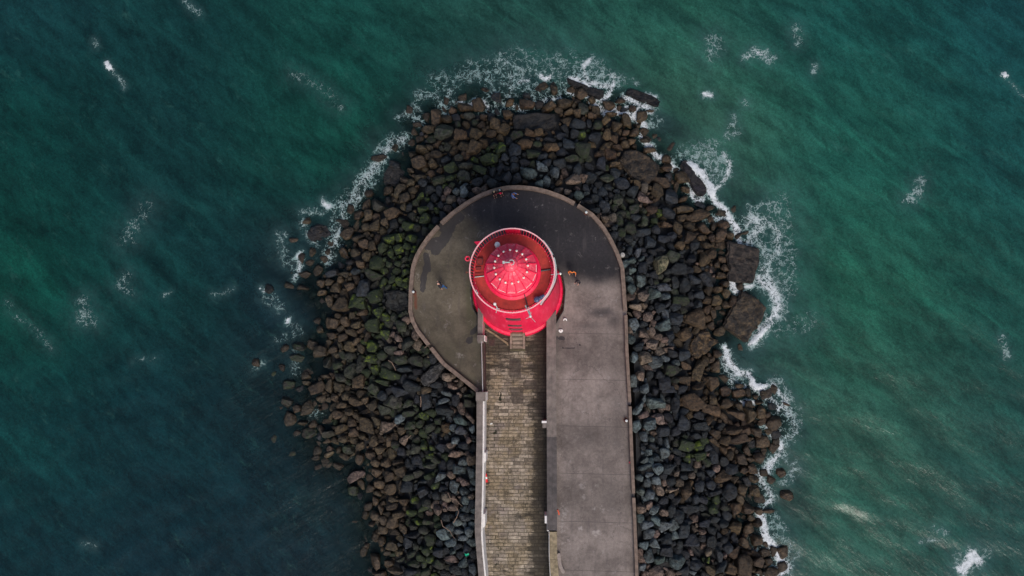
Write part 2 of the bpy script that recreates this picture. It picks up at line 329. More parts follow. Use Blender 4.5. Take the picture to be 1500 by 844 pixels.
    attr(me, 'foam', fo); attr(me, 'milky', gl); attr(me, 'calm', np.clip(west * navy[..., 0], 0, 1)); attr(me, 'clear', np.clip(np.exp(-np.maximum(D - 4, 0) / np.where(PX < 750, 30, 13)), 0, 1) * (PY > 90) * fine)
    m_, nn, l, b = mat('sea_water'); k = N(m_.node_tree); p = k.pos()
    base = k.attr('turbid_crest_light', 'Color'); fa = k.attr('foam'); ml = k.attr('milky'); calm = k.attr('calm')
    p1 = k.map(p, rot=(0, 0, math.radians(-50)), scale=(1, .32, 1)); p2 = k.map(p, rot=(0, 0, math.radians(-28)), scale=(.3, 1, 1))
    p3 = k.map(p, rot=(0, 0, math.radians(-20)), scale=(1, .45, 1))
    s1 = k.noise(p1, .55, 8, .62, .5); s2 = k.noise(p3, 1.1, 6, .6, .6); s3 = k.noise(p, 3.2, 5, .7)
    v = k.math('ADD', k.math('MULTIPLY', s1, .9), k.math('MULTIPLY', s2, .6)); v = k.math('ADD', v, k.math('MULTIPLY', s3, .55))
    v = k.step(v, .74, 1.32, .62, 1.48); v = k.math('MULTIPLY', v, k.step(k.noise(p, 6.5, 3, .8), .2, .8, .72, 1.28))
    c = k.mix(1.0, base, k.n.new('ShaderNodeCombineColor').outputs[0], 'MULTIPLY')
    cc = [q for q in k.n if q.bl_idname == 'ShaderNodeCombineColor'][0]
    for q in range(3): l.new(v, cc.inputs[q])
    cr = k.noise(k.map(p, rot=(0, 0, math.radians(38)), scale=(.16, 1, 1)), .42, 6, .6, 1.2)  # noise ridges: crest light and darker troughs painted into the colour
    c = k.mix(k.math('MULTIPLY', k.step(cr, .5, .72), .35), c, k.mix(1, c, (1.5, 1.9, 1.75), 'MULTIPLY'))
    c = k.mix(k.math('MULTIPLY', k.step(cr, .32, .5, 1, 0), .35), c, k.mix(1, c, (.6, .6, .68), 'MULTIPLY'))
    # pale wisps of spent bubbles
    wv = k.n.new('ShaderNodeVectorMath'); wv.operation = 'MULTIPLY_ADD'
    l.new(k.noise(p, .5, 3, .5, 0, 1), wv.inputs[0]); wv.inputs[1].default_value = (1.6, 1.6, 0); l.new(p, wv.inputs[2])
    wp = wv.outputs[0]
    wisp = k.noise(k.map(wp, rot=(0, 0, math.radians(-48)), scale=(1, .35, 1)), .9, 9, .72)
    c = k.mix(k.math('MULTIPLY', k.step(wisp, .56, .78), .30), c, (.05, .16, .135))
    def vor(vec, s, rnd=1.0):
        nd = k.n.new('ShaderNodeTexVoronoi'); nd.feature = 'DISTANCE_TO_EDGE'; l.new(vec, nd.inputs['Vector']); nd.inputs['Scale'].default_value = s; nd.inputs['Randomness'].default_value = rnd; return nd.outputs[0]
    wv2 = k.n.new('ShaderNodeVectorMath'); wv2.operation = 'MULTIPLY_ADD'
    l.new(k.noise(p, 2.2, 4, .6, 0, 1), wv2.inputs[0]); wv2.inputs[1].default_value = (1.5, 1.5, 0); l.new(wp, wv2.inputs[2])
    e1 = k.step(vor(wv2.outputs[0], 1.25), 0.0, .11, 1, 0); e2 = k.step(vor(wv2.outputs[0], 3.4), 0.0, .16, 1, 0); e3 = k.step(vor(wp, 6.5), 0.0, .2, 1, 0)
    nz = k.noise(p, 1.3, 6, .7); nf = k.noise(p, 7.0, 3, .6)
    t = k.math('ADD', k.math('MULTIPLY', e1, .46), k.math('MULTIPLY', e2, .34)); t = k.math('ADD', t, k.math('MULTIPLY', e3, .16)); t = k.math('ADD', t, k.math('MULTIPLY', k.math('SUBTRACT', nz, .5), 1.5)); t = k.math('ADD', t, k.math('MULTIPLY', k.math('SUBTRACT', nf, .5), .35))
    t = k.math('ADD', t, fa)
    foam = k.step(t, .82, 1.16); foam = k.math('MULTIPLY', foam, k.step(fa, .12, .36))
    c = k.mix(k.math('MULTIPLY', k.math('MULTIPLY', ml, k.step(nz, .20, .62)), .62), c, (.062, .135, .138))
    fc = k.mix(k.step(fa, .50, .85), (.20, .30, .29), (.62, .66, .69)); fc = k.mix(k.math('MULTIPLY', k.step(k.noise(p, 3.4, 6, .8), .46, .62), .7), fc, (.30, .36, .38))
    c = k.mix(foam, c, fc)
    l.new(c, b.inputs['Base Color'])
    l.new(k.math('ADD', k.math('MULTIPLY', foam, .5), .10), b.inputs['Roughness']); b.inputs['IOR'].default_value = 1.33
    hb = k.math('ADD', k.noise(p1, 1.6, 8, .6, .3), k.math('MULTIPLY', k.noise(p3, 3.0, 6, .65, .3), .6))
    hb = k.math('ADD', hb, k.math('MULTIPLY', k.math('MULTIPLY', k.noise(p2, 1.5, 6, .6, .2), calm), 3.5))
    hb = k.math('ADD', hb, k.math('MULTIPLY', foam, .25))
    l.new(k.bump(hb, .47, .16), b.inputs['Normal'])
    out = [q for q in k.n if q.bl_idname == 'ShaderNodeOutputMaterial'][0]
    tr = k.n.new('ShaderNodeBsdfTransparent'); tr.inputs[0].default_value = (.50, .66, .68, 1); ms_ = k.n.new('ShaderNodeMixShader')
    l.new(k.math('MULTIPLY', k.math('MULTIPLY', k.attr('clear'), .74), k.math('SUBTRACT', 1, foam)), ms_.inputs[0]); l.new(b.outputs[0], ms_.inputs[1]); l.new(tr.outputs[0], ms_.inputs[2]); l.new(ms_.outputs[0], out.inputs[0])
    me.materials.append(m_); o = bpy.data.objects.new('water', me); C.objects.link(o); tag(o, kind='structure')
water()

# ------------------------------------------------------------------ rocks
mr, nn, l, b = mat('sea_rock'); k = N(mr.node_tree); p = k.pos()
tint = k.attr('tint', 'Color'); moss = k.attr('moss'); wet = k.attr('wet')
big = k.noise(p, 1.3, 5, .6, .5); fine = k.noise(p, 3.4, 8, .78); sp = k.noise(p, 17, 3, .6)
v = k.math('ADD', k.math('MULTIPLY', k.step(big, .35, .65), .55), k.math('MULTIPLY', k.step(fine, .36, .64), 1.15)); v = k.math('ADD', k.math('MULTIPLY', v, 1.12), .10)
cc = k('ShaderNodeCombineColor', ins={0: v, 1: v, 2: v}); c = k.mix(1.0, tint, cc.outputs[0], 'MULTIPLY')
c = k.mix(k.math('MULTIPLY', k.math('MULTIPLY', k.step(k.noise(p, .55, 6, .7, .8), .48, .6), wet), .6), c, (.030, .021, .013))
c = k.mix(k.math('MULTIPLY', k.step(sp, .60, .67), .30), c, (.15, .135, .11))            # grit and barnacles
c = k.mix(k.math('MULTIPLY', k.step(k.noise(p, 3.1, 5, .7), .54, .62), .6), c, (.012, .011, .011))  # pits and weed
mm = k.math('ADD', moss, k.math('MULTIPLY', k.math('SUBTRACT', k.noise(p, 1.9, 6, .65, .4), .5), 2.6))
nz = k('ShaderNodeSeparateXYZ', ins={0: k.n.new('ShaderNodeNewGeometry').outputs['Normal']}).outputs[2]
mm = k.math('ADD', mm, k.math('MULTIPLY', nz, .25))
c = k.mix(k.math('MULTIPLY', k.step(mm, .55, .95), .85), c, (.017, .028, .010))
c = k.mix(k.step(mm, 1.22, 1.7), c, (.105, .145, .012))
l.new(c, b.inputs['Base Color']); l.new(k.step(wet, 0, 1, .72, .38), b.inputs['Roughness']); b.inputs['Specular IOR Level'].default_value = .35
bh = k.math('ADD', k.noise(p, 2.6, 6, .6), k.math('MULTIPLY', k.noise(p, 11, 4, .6), .35))
l.new(k.bump(bh, 1.0, .24), b.inputs['Normal'])

def ico(sub):
    bm = bmesh.new(); bmesh.ops.create_icosphere(bm, subdivisions=sub, radius=1); bm.verts.index_update()
    v = np.array([x.co[:] for x in bm.verts]); f = np.array([[q.index for q in x.verts] for x in bm.faces]); bm.free(); return v, f
ICO = {3: ico(3), 4: ico(4)}
def rock(rx, ry, rz, ang, tilt, r, sub=4):
    D, Fc = ICO[sub]; n = r.integers(9, 15)
    nv = r.normal(size=(n, 3)); nv /= np.linalg.norm(nv, axis=1)[:, None]; nv = np.concatenate([nv, [[0, 0, 1], [0, 0, -1]], r.normal(size=(2, 3)) * .2 + [[1, 0, 0], [-1, 0, 0]]])
    h = r.uniform(.74, 1.0, len(nv)); pw = r.uniform(18, 55)
    q = np.maximum(D @ nv.T / h, 0); rad = 1 / (q ** pw).sum(1) ** (1 / pw)
    s = r.integers(0, 200); V = D * rad[:, None]
    V *= (1 + .045 * fbm(V[:, 0] * 3 + V[:, 2], V[:, 1] * 3 - V[:, 2], 1.0, int(s)))[:, None]
    V = V / np.array([np.abs(V[:, 0]).max(), np.abs(V[:, 1]).max(), np.abs(V[:, 2]).max()]) * np.array([rx, ry, rz])
    T = np.array((Matrix.Rotation(ang, 3, 'Z') @ Matrix.Rotation(tilt[0], 3, 'X') @ Matrix.Rotation(tilt[1], 3, 'Y')))
    return V @ T.T, Fc
TINT = {'u': (.05, .038, .028), 'b': (.052, .0375, .022), 'd': (.0135, .0175, .023), 'g': (.026, .028, .022), 'y': (.028, .030, .024), 'l': (.062, .080, .086), 'p': (.12, .088, .070), 'q': (.17, .16, .09)}
MOSS = {'u': -.5, 'b': -.35, 'd': -.2, 'g': .42, 'y': .95, 'l': -.3, 'p': -.3, 'q': .3}
ROCKS = """555 232 12 7 0 b;580 217 6 8 0 b;639 171 9 13 -10 b;624 171 6 11 0 b;626 190 11 7 0 b;611 183 8 6 0 b;656 176 11 9 0 b;652 194 15 13 0 g;682 158 14 8 20 b;700 153 11 13 -15 b;708 132 9 8 45 b;725 142 10 14 0 d;675 198 10 10 0 b;696 197 12 11 0 b;663 163 7 7 0 b;689 170 10 8 0 g;727 182 10 11 0 b;739 191 11 9 -30 b;720 197 9 6 0 b;618 219 12 9 20 b;639 227 9 7 0 b;604 228 10 9 40 b;614 238 14 12 0 b;635 241 10 11 0 b;601 249 7 6 0 b;616 260 9 8 0 b;632 255 6 5 0 b;653 235 9 7 0 d;680 216 10 9 0 b;672 232 8 6 0 g;694 217 14 12 0 b;708 209 8 9 0 b;725 214 8 7 0 g;735 217 10 11 0 y;717 234 13 10 0 y;661 247 11 9 0 y;682 243 12 9 0 g;703 248 12 8 20 y;680 258 13 9 25 g;644 264 11 9 0 g;658 262 8 6 0 y;663 272 9 7 0 g;699 268 9 8 0 d;723 270 9 8 0 d;744 262 8 11 0 d;739 230 8 7 0 d;580 243 10 8 0 d;594 265 8 7 0 b;587 277 9 7 0 b;744 168 9 7 0 b;748 151 8 7 0 b
775 155 15 10 0 b;806 156 12 8 -20 b;812 132 7 8 0 b;829 151 14 8 0 b;851 139 12 9 55 b;833 164 9 7 -30 b;846 165 7 9 0 b;854 160 9 10 0 g;874 161 8 9 0 b;868 149 6 7 0 b;892 155 9 10 0 b;910 149 9 7 0 b;868 170 7 7 0 b;887 177 8 8 0 b;899 169 12 6 -20 b;918 177 9 13 -15 b;903 184 8 10 0 b;926 159 6 6 0 b;940 171 8 10 0 b;951 163 7 4 0 b;934 185 9 8 0 b;929 195 8 7 0 b;925 206 8 8 0 b;944 206 7 5 0 b;951 220 10 6 0 b;889 200 7 12 0 b;899 202 8 10 0 b;870 201 10 9 0 d;846 183 12 9 0 d;832 178 9 7 -30 b;853 198 8 9 0 y;876 184 8 8 0 g;841 196 8 8 0 d;757 198 11 8 0 g;776 196 9 8 0 b;788 194 8 7 0 b;769 211 12 9 0 b;833 213 11 12 0 d;808 216 12 8 0 b;804 204 10 6 0 d;755 220 10 12 0 d;781 227 13 10 0 g;796 229 9 7 0 d;854 220 12 14 0 g;795 248 9 12 0 l;776 255 13 9 0 l;800 239 8 7 0 d;822 239 12 10 0 d;838 232 12 6 0 g;814 254 8 8 0 l;838 266 12 12 0 p;846 249 7 13 0 d;894 228 9 10 0 b;899 240 9 8 0 b;878 227 9 8 0 b;890 261 12 7 0 g;911 270 14 10 0 d;902 255 8 9 0 d;866 260 9 8 0 d;878 241 9 11 0 d;801 267 7 10 0 l;789 270 7 7 0 l;769 267 8 6 0 b;820 268 7 6 0 b;757 262 9 10 0 d;755 246 8 8 0 d;934 270 7 6 0 b;975 234 8 8 0 b;977 246 9 9 0 b;999 262 13 10 0 b;967 267 14 9 0 b;904 215 8 7 0 b;916 196 6 5 0 b;753 235 8 6 0 d;1005 277 8 7 0 b
942 291 11 9 20 p;963 281 10 14 0 b;955 307 9 8 0 b;1002 291 9 7 0 b;1003 306 13 8 0 b;1023 317 17 9 -15 b;998 320 9 6 0 b;980 314 10 9 0 d;983 291 10 16 0 d;1060 331 9 9 0 b;1056 343 8 14 10 b;1069 345 6 8 0 b;1040 305 8 6 0 b;976 331 9 8 0 b;993 336 9 11 0 b;1010 348 10 10 0 b;1030 337 13 8 30 b;1027 349 6 5 0 b;1043 348 6 8 0 b;1033 359 12 7 -20 b;1016 361 7 9 30 d;1042 372 10 9 0 b;1030 380 11 11 0 b;1010 381 9 12 0 d;995 359 8 9 0 b;971 350 12 8 0 d;985 346 8 9 0 d;952 357 9 12 0 d;941 341 12 8 0 d;966 390 11 15 0 q;986 377 11 10 0 g;992 397 14 11 0 d;967 367 9 8 0 d;1059 381 7 6 0 b;1062 394 7 7 0 b;1055 404 8 6 0 b;1062 416 6 6 0 b;1083 421 6 7 0 b;1051 425 8 6 0 b;1063 429 6 8 0 b;1033 409 18 9 60 d;1016 412 12 11 0 d;1002 419 9 12 0 d;1041 397 3 8 0 p;1049 440 9 9 0 b;1062 447 7 7 0 b;1074 442 6 10 30 b;1036 440 7 6 0 b;1024 432 9 7 0 d;998 440 15 9 0 g;970 421 13 6 0 l;939 412 8 10 0 l;925 423 7 9 0 l;959 431 9 9 0 l;974 434 8 7 0 l;942 433 9 9 0 p;929 448 10 8 0 p;965 450 10 9 0 d;989 451 9 8 0 d;1023 447 8 11 0 d;934 371 6 8 0 l;922 367 5 9 0 d;925 383 7 6 0 l;941 393 8 10 0 d;925 396 7 7 0 l;951 381 6 9 0 d;977 409 9 7 0 g;989 414 7 10 0 d;931 320 9 9 0 d;927 307 9 10 0 g;944 324 6 10 0 g;959 324 6 6 0 y;933 272 6 6 0 b;926 281 10 11 0 d
948 464 8 8 0 p;928 474 9 12 0 l;942 475 7 6 0 d;940 489 9 6 0 p;970 478 11 11 0 l;987 468 13 10 0 d;1018 466 16 15 0 b;1003 490 13 13 0 b;955 505 10 9 0 p;973 498 6 5 0 p;925 498 6 9 0 l;935 509 9 7 0 d;982 493 7 11 0 d;944 525 11 10 0 p;928 526 7 10 0 l;960 531 11 10 0 l;1002 519 10 10 0 d;990 532 7 6 0 l;983 542 13 9 0 g;1006 537 9 10 0 b;1022 542 8 16 15 b;1049 538 8 11 0 b;1051 519 7 7 0 b;1053 489 8 11 0 b;1083 509 4 5 0 b;1001 555 13 10 0 b;1021 568 12 9 0 b;1043 561 13 12 0 b;945 570 8 9 0 l;938 550 7 8 0 p;927 558 6 10 0 l;959 573 6 8 0 d;931 571 6 7 0 d;958 590 16 9 0 l;934 598 12 6 -50 l;940 609 9 8 0 p;963 612 10 9 0 p;932 625 7 9 0 l;950 622 10 10 0 l;1014 589 18 14 -20 b;1040 601 15 9 20 b;1023 608 10 7 0 d;1062 575 9 9 0 b;1044 586 8 8 0 b;1062 592 10 8 0 b;1081 577 10 9 0 b;1095 575 6 7 0 b;1083 566 7 4 0 b;1105 580 5 5 0 b;1096 592 7 6 0 b;1082 594 7 8 0 b;1078 608 14 9 30 b;1099 608 9 12 0 b;1115 603 8 10 0 b;1111 590 7 4 0 b;1134 619 10 13 30 b;1118 577 5 5 0 b;1125 608 6 5 0 b;1072 632 15 8 0 b;1108 632 12 9 0 b;1091 632 10 9 0 b;1004 622 12 14 0 d;1027 625 12 7 0 d;971 632 12 8 0 d;989 632 8 8 0 d;990 594 8 12 0 d;972 561 9 10 0 d;979 573 11 8 0 d;966 551 8 8 0 d
951 662 10 8 0 l;973 664 8 8 0 l;1005 652 13 11 0 y;1026 667 9 8 0 y;942 685 13 5 -10 l;963 685 8 9 0 l;979 685 9 9 0 d;937 699 8 6 0 l;950 694 7 6 0 l;960 703 8 8 0 l;992 692 5 5 0 p;1005 686 10 9 0 d;1013 697 5 6 0 p;1041 691 8 8 0 d;1050 685 6 6 0 p;1070 688 10 9 0 d;1059 699 12 11 0 b;1046 669 8 12 0 d;1084 671 10 9 0 b;1079 645 16 10 0 b;1110 671 8 8 0 b;1100 685 8 9 0 b;1118 647 12 10 0 b;1062 647 10 8 0 b;1089 688 9 9 0 b;1104 702 8 7 0 b;1128 702 8 7 0 b;1144 693 8 9 0 b;1152 725 9 8 0 b;938 719 7 7 0 l;953 723 8 8 0 l;967 719 6 11 -30 p;984 717 9 4 0 p;972 734 8 6 0 d;1003 719 10 11 0 b;1024 712 7 9 0 d;1041 710 8 7 0 d;1048 721 11 7 0 d;1070 720 12 12 0 d;1087 717 8 8 0 b;1083 731 6 8 0 b;1104 719 8 9 0 b;1019 731 7 9 0 d;1029 731 7 7 0 d;939 745 8 7 0 p;950 740 7 7 0 p;956 749 8 8 0 l;972 750 7 6 0 p;937 760 6 8 0 l;947 768 10 7 0 l;960 761 7 9 0 l;984 749 6 12 0 d;994 756 8 10 0 d;1013 746 11 7 0 d;1044 746 8 7 0 y;1060 743 8 7 0 g;1078 744 8 9 0 b;1094 746 11 13 0 b;1111 749 7 5 0 b;1125 749 9 4 0 b;1046 761 8 6 0 d;1064 754 8 8 0 d;1031 768 9 8 0 d;1059 768 8 8 0 d;972 769 12 9 0 l;949 783 10 8 0 l;942 799 8 6 0 l;957 795 9 8 0 l;961 781 5 7 0 p;976 790 9 9 0 d;989 785 7 9 0 l;1002 778 9 12 0 d;1079 770 14 14 0 b;1110 768 10 12 0 b;1096 775 8 9 0 b;1028 779 6 4 0 p;1043 777 8 8 0 d;1099 758 6 6 0 b;1090 796 9 9 0 b;1108 791 10 10 0 b;1041 792 8 10 0 d;1065 802 8 8 0 d;1014 795 14 12 0 d;1024 809 10 9 0 l;1012 808 3 7 -25 p;1038 809 6 7 0 p;1075 812 9 12 0 b;1061 814 3 7 0 p;1054 814 8 14 0 d;1037 822 4 7 0 y;1089 826 13 15 0 b;1071 835 9 10 0 b;1111 824 10 9 0 b;1127 822 7 8 0 b;1130 838 12 8 0 b;1146 808 8 10 0 b;976 807 10 9 0 d;951 816 9 12 0 l;966 820 8 8 0 l;938 812 6 8 0 p;939 820 7 6 0 p;974 831 11 6 15 p;991 822 13 10 0 l;960 838 11 9 0 p;1019 828 9 9 0 d;1003 836 9 8 0 d;940 831 6 5 0 l;1041 833 9 9 0 b;1057 831 8 10 0 d
522 698 14 8 -35 p;518 717 8 8 0 g;495 682 9 5 20 b;482 665 9 4 -25 b;505 669 8 5 20 b;527 673 6 8 0 b;464 671 7 4 -30 b;530 652 8 9 0 b;510 658 9 8 0 g;503 644 8 6 0 b;483 657 6 4 0 b;543 665 8 10 0 b;547 647 7 9 -30 b;557 658 8 8 0 b;570 647 6 9 0 b;567 679 9 11 0 b;551 677 7 7 0 b;552 692 8 9 0 b;570 698 9 8 0 b;585 676 9 9 0 b;588 688 8 10 0 b;556 709 8 8 0 b;572 716 9 10 0 b;543 715 9 6 0 b;587 712 6 10 0 b;601 698 10 8 0 g;598 712 11 10 0 d;575 733 9 7 0 b;592 733 10 9 0 b;550 734 5 7 0 b;541 741 7 7 0 b;559 746 6 8 0 b;576 744 10 7 0 b;587 752 11 9 0 b;550 755 10 6 10 b;563 763 6 9 -25 b;576 763 9 10 0 b;545 768 7 6 0 b;561 775 8 8 0 b;590 773 7 9 0 b;578 780 10 7 0 b;550 785 8 9 0 b;559 792 6 9 0 b;574 797 9 9 0 b;537 799 4 5 0 b;552 818 11 15 0 b;569 825 8 9 0 b;586 809 8 6 0 b;567 809 6 5 0 b;601 813 8 7 0 g;586 821 9 7 0 g;580 837 12 6 0 b;555 841 12 7 0 b;598 795 8 9 0 d;605 785 12 9 0 d;608 772 9 7 0 g;607 734 7 9 0 y;621 744 8 7 0 y;625 735 7 8 0 g;604 751 9 7 0 y;615 766 7 8 0 y;628 764 9 8 0 g;642 770 6 5 0 y;631 790 9 12 0 g;620 777 8 7 0 g;636 712 8 8 0 y;627 698 7 6 0 y;630 683 11 7 0 g;628 669 7 6 0 y;621 654 6 8 0 y;634 657 5 5 0 y;608 658 9 8 0 g;610 674 9 7 0 d;613 692 8 9 0 g;620 720 9 10 0 d;621 706 8 7 0 d;639 726 8 7 0 d;647 696 9 10 0 l;661 696 7 6 0 p;673 689 10 9 0 l;682 708 10 9 0 p;665 712 9 10 0 l;680 734 8 8 0 l;663 746 8 8 0 p;642 748 7 8 0 p;654 758 9 8 0 d;682 758 9 7 0 l;671 766 8 6 0 l;654 728 8 8 0 p;650 715 7 6 0 d;649 783 10 10 0 l;673 779 8 6 0 l;686 779 8 8 0 l;678 790 9 6 0 l;661 795 9 7 0 l;642 809 8 7 0 d;661 820 11 7 15 p;643 826 11 9 0 g;668 833 11 9 0 d;692 833 6 9 0 l;684 804 7 7 0 d;625 807 7 7 0 y;616 818 7 7 0 y;622 825 5 6 0 y;605 825 9 6 0 g;602 838 10 6 0 d;625 837 8 8 0 g;647 654 9 9 0 d;666 667 10 8 0 p;678 676 8 7 0 l;690 674 7 9 0 p;680 652 9 9 0 d;668 645 7 7 0 l;691 693 6 8 0 l;591 645 8 9 0 p;588 662 7 8 0 d;580 652 7 9 0 g;686 645 5 6 0 p
375 531 7 6 0 b;415 539 6 6 0 b;449 550 7 6 0 b;438 507 12 8 0 g;437 524 12 7 0 g;417 511 8 6 0 b;423 563 11 8 0 g;421 589 9 9 0 g;425 615 10 12 0 b;436 599 6 6 0 b;451 599 9 12 0 b;444 619 8 5 0 b;454 634 11 8 0 g;449 560 7 5 0 b;467 516 12 10 0 b;464 568 13 10 -30 b;476 551 7 5 -20 b;480 535 10 14 0 g;488 475 11 10 0 b;506 471 8 8 0 b;520 477 9 7 0 b;532 459 9 8 0 b;515 487 9 8 0 b;503 494 8 7 0 b;521 502 9 7 0 b;511 509 9 8 0 b;487 492 8 6 0 b;545 477 13 11 0 y;530 511 7 8 0 b;546 507 10 10 0 y;564 487 8 12 0 y;588 478 9 9 0 g;554 457 10 10 0 y;524 445 13 10 0 y;501 449 14 12 0 b;571 511 12 9 0 g;544 525 10 8 0 y;560 521 8 8 0 g;599 502 12 9 -20 g;584 496 7 6 0 p;609 527 12 11 0 g;589 528 11 8 0 g;585 517 8 5 0 p;566 535 12 9 0 g;593 541 12 8 0 d;573 550 18 10 10 y;603 567 14 10 0 d;562 561 13 9 20 y;586 573 14 9 0 d;577 589 14 9 20 g;547 569 9 11 0 g;525 561 9 12 0 b;498 567 9 9 0 b;482 566 7 11 0 b;528 535 8 14 0 g;499 554 10 9 0 g;513 544 10 12 0 g;495 535 8 7 0 g;562 580 9 8 0 d;546 592 10 9 -30 b;522 589 11 11 0 b;507 581 8 8 0 b;535 587 6 6 0 b;501 594 8 5 0 b;490 582 6 8 0 b;494 607 9 7 0 b;511 605 7 6 0 b;534 605 10 8 0 b;563 601 11 9 0 g;552 614 9 7 40 b;567 625 13 10 -30 p;538 624 11 13 0 b;515 619 7 9 0 b;500 627 11 9 0 b;586 613 8 8 0 l;599 588 9 9 0 g;624 589 9 13 0 d;601 603 11 7 0 g;620 608 9 8 0 y;589 630 10 8 -30 b;603 622 10 8 0 g;631 625 10 9 0 g;625 571 9 6 0 b;518 634 8 7 0 b;480 634 10 8 0 g;469 483 5 6 0 b
452 324 9 6 0 b;431 352 9 6 0 b;442 376 6 16 10 b;455 384 8 7 0 b;447 402 11 7 0 b;466 397 8 9 0 b;470 414 8 8 0 b;424 419 8 6 0 b;444 423 10 7 0 b;503 369 9 9 0 b;525 316 9 10 0 b;540 314 7 10 0 b;554 303 11 12 0 g;577 312 13 10 -20 b;593 290 9 9 0 b;585 280 13 8 -50 b;563 325 7 7 0 b;577 329 8 9 0 d;598 307 7 9 0 d;620 307 11 10 0 y;599 332 11 8 0 y;624 321 10 9 0 y;617 287 9 8 0 y;548 333 9 12 0 b;537 333 8 7 0 b;526 349 11 7 -15 b;508 343 12 9 -50 b;532 357 8 9 0 b;545 362 8 10 0 b;560 363 8 9 0 y;573 350 12 10 0 y;584 348 7 9 0 y;603 349 10 7 0 y;597 362 7 7 0 y;584 365 8 9 0 y;573 371 6 9 0 y;583 386 6 6 0 y;563 380 6 5 0 y;570 388 5 5 0 y;553 386 12 12 0 y;522 370 8 7 0 b;537 376 8 8 0 b;530 386 8 8 0 b;546 402 15 9 25 g;506 402 9 6 0 b;534 421 10 13 0 d;550 435 12 16 30 y;523 440 12 13 0 y;513 419 9 8 0 b;493 423 10 10 0 b;473 428 8 6 0 b;484 442 7 9 0 b;522 397 8 7 0 d;487 400 10 7 0 d;458 369 6 8 0 b;603 267 7 6 0 b;620 269 8 7 0 d;591 303 5 8 0 b;631 277 9 9 0 d;631 303 7 8 0 d;463 338 12 8 0 d;393 423 10 8 0 d
679 282 8 11 0 l;698 279 8 6 0 p;668 281 7 6 0 l;661 293 9 7 0 p;647 302 6 7 0 d;830 281 7 6 0 p;848 286 7 8 0 l;862 295 9 7 0 d;885 320 7 6 0 p;872 308 8 5 0 d;886 303 9 9 0 d;905 294 8 11 0 g;900 334 6 6 0 d;922 333 10 11 0 g;913 364 4 5 0 d;653 552 9 7 0 p;665 567 10 8 0 p;641 563 11 9 0 d;654 576 10 7 0 l;637 577 6 7 0 d;684 581 10 7 20 g;688 593 9 8 0 g;676 599 12 6 65 p;668 586 6 9 0 d;650 587 9 6 0 l;650 601 14 8 0 d;674 616 13 8 25 l;688 611 12 4 55 p;663 625 6 7 0 l;676 631 10 6 15 l;654 627 8 8 0 b;692 629 5 7 0 l"""
rocks = []
for s in ROCKS.replace('\n', ';').split(';'):
    t = s.split()
    if len(t) == 6: rocks.append([float(x) for x in t[:5]] + [t[5], True])
BLK = [ # outline (photo), height above the slope, name, colour, label
 ([(1065, 352), (1090, 358), (1113, 364), (1110, 390), (1107, 414), (1085, 413), (1067, 412), (1067, 382)], .9, (.048, .034, .026), 'big square weed-covered concrete block standing in foam east of the rocks, upper of two'),
 ([(1088, 426), (1108, 436), (1124, 452), (1110, 478), (1096, 504), (1076, 490), (1060, 478), (1072, 450)], .8, (.068, .047, .026), 'tilted brown weed-covered concrete block at the east waterline, lower of two'),
 ([(906, 236), (915, 222), (928, 218), (950, 228), (968, 243), (960, 262), (944, 274), (922, 258)], .9, (.056, .038, .022), 'huge flat mottled brown slab among the boulders north-east of the lighthouse'),
 ([(829, 112), (840, 117), (866, 127), (886, 132), (880, 146), (862, 140), (845, 130), (832, 122)], .5, (.007, .007, .009), 'long thin black slab edged with foam, the one nearer the top of the ring'),
 ([(922, 128), (940, 134), (957, 140), (967, 146), (961, 156), (943, 150), (928, 144), (914, 137)], .5, (.007, .007, .009), 'long dark wet slab awash at the north-east tip of the rocks'),
 ([(994, 238), (1003, 232), (1018, 250), (1037, 279), (1032, 286), (1020, 286), (1008, 265), (1000, 252)], .3, (.013, .010, .016), 'dark purple-black slab right under the biggest breaking wave'),
 ([(1008, 508), (1018, 490), (1036, 483), (1043, 496), (1056, 500), (1036, 516), (1022, 526), (1012, 520)], .55, (.105, .066, .030), 'crumbling ochre-brown block with dark weed, beside the inlet east of the walkway'),
 ([(615, 553), (630, 538), (646, 530), (652, 537), (640, 552), (624, 567), (617, 563)], 1.2, (.075, .072, .070), 'pale grey fallen concrete slab beside the curved parapet, south-west'),
 ([(565, 427), (582, 424), (598, 428), (600, 452), (585, 456), (566, 452)], .35, (.016, .019, .019), 'dark mossy square-cut stone apron below the west parapet'),
 ([(750, 168), (785, 164), (815, 167), (816, 190), (785, 193), (752, 190)], .35, (.016, .015, .016), 'low black weed-covered ledge behind the brown boulders at the north shore'),
 ([(560, 250), (575, 238), (592, 240), (597, 258), (580, 272), (562, 272)], .3, (.016, .015, .015), 'low dark weed-covered ledge by the north-west foam'),
 ([(448, 340), (462, 328), (480, 330), (488, 345), (470, 356), (452, 352)], .35, (.013, .013, .017), 'low black reef stone ringed by the western foam')]
def fixz(px, py, dz=0.0, it=4):
    z = np.full(np.shape(px), -3.0)
    for _ in range(it):
        x, y = at(px, py, z); z = terrain(x, y) + dz
    return x, y, z
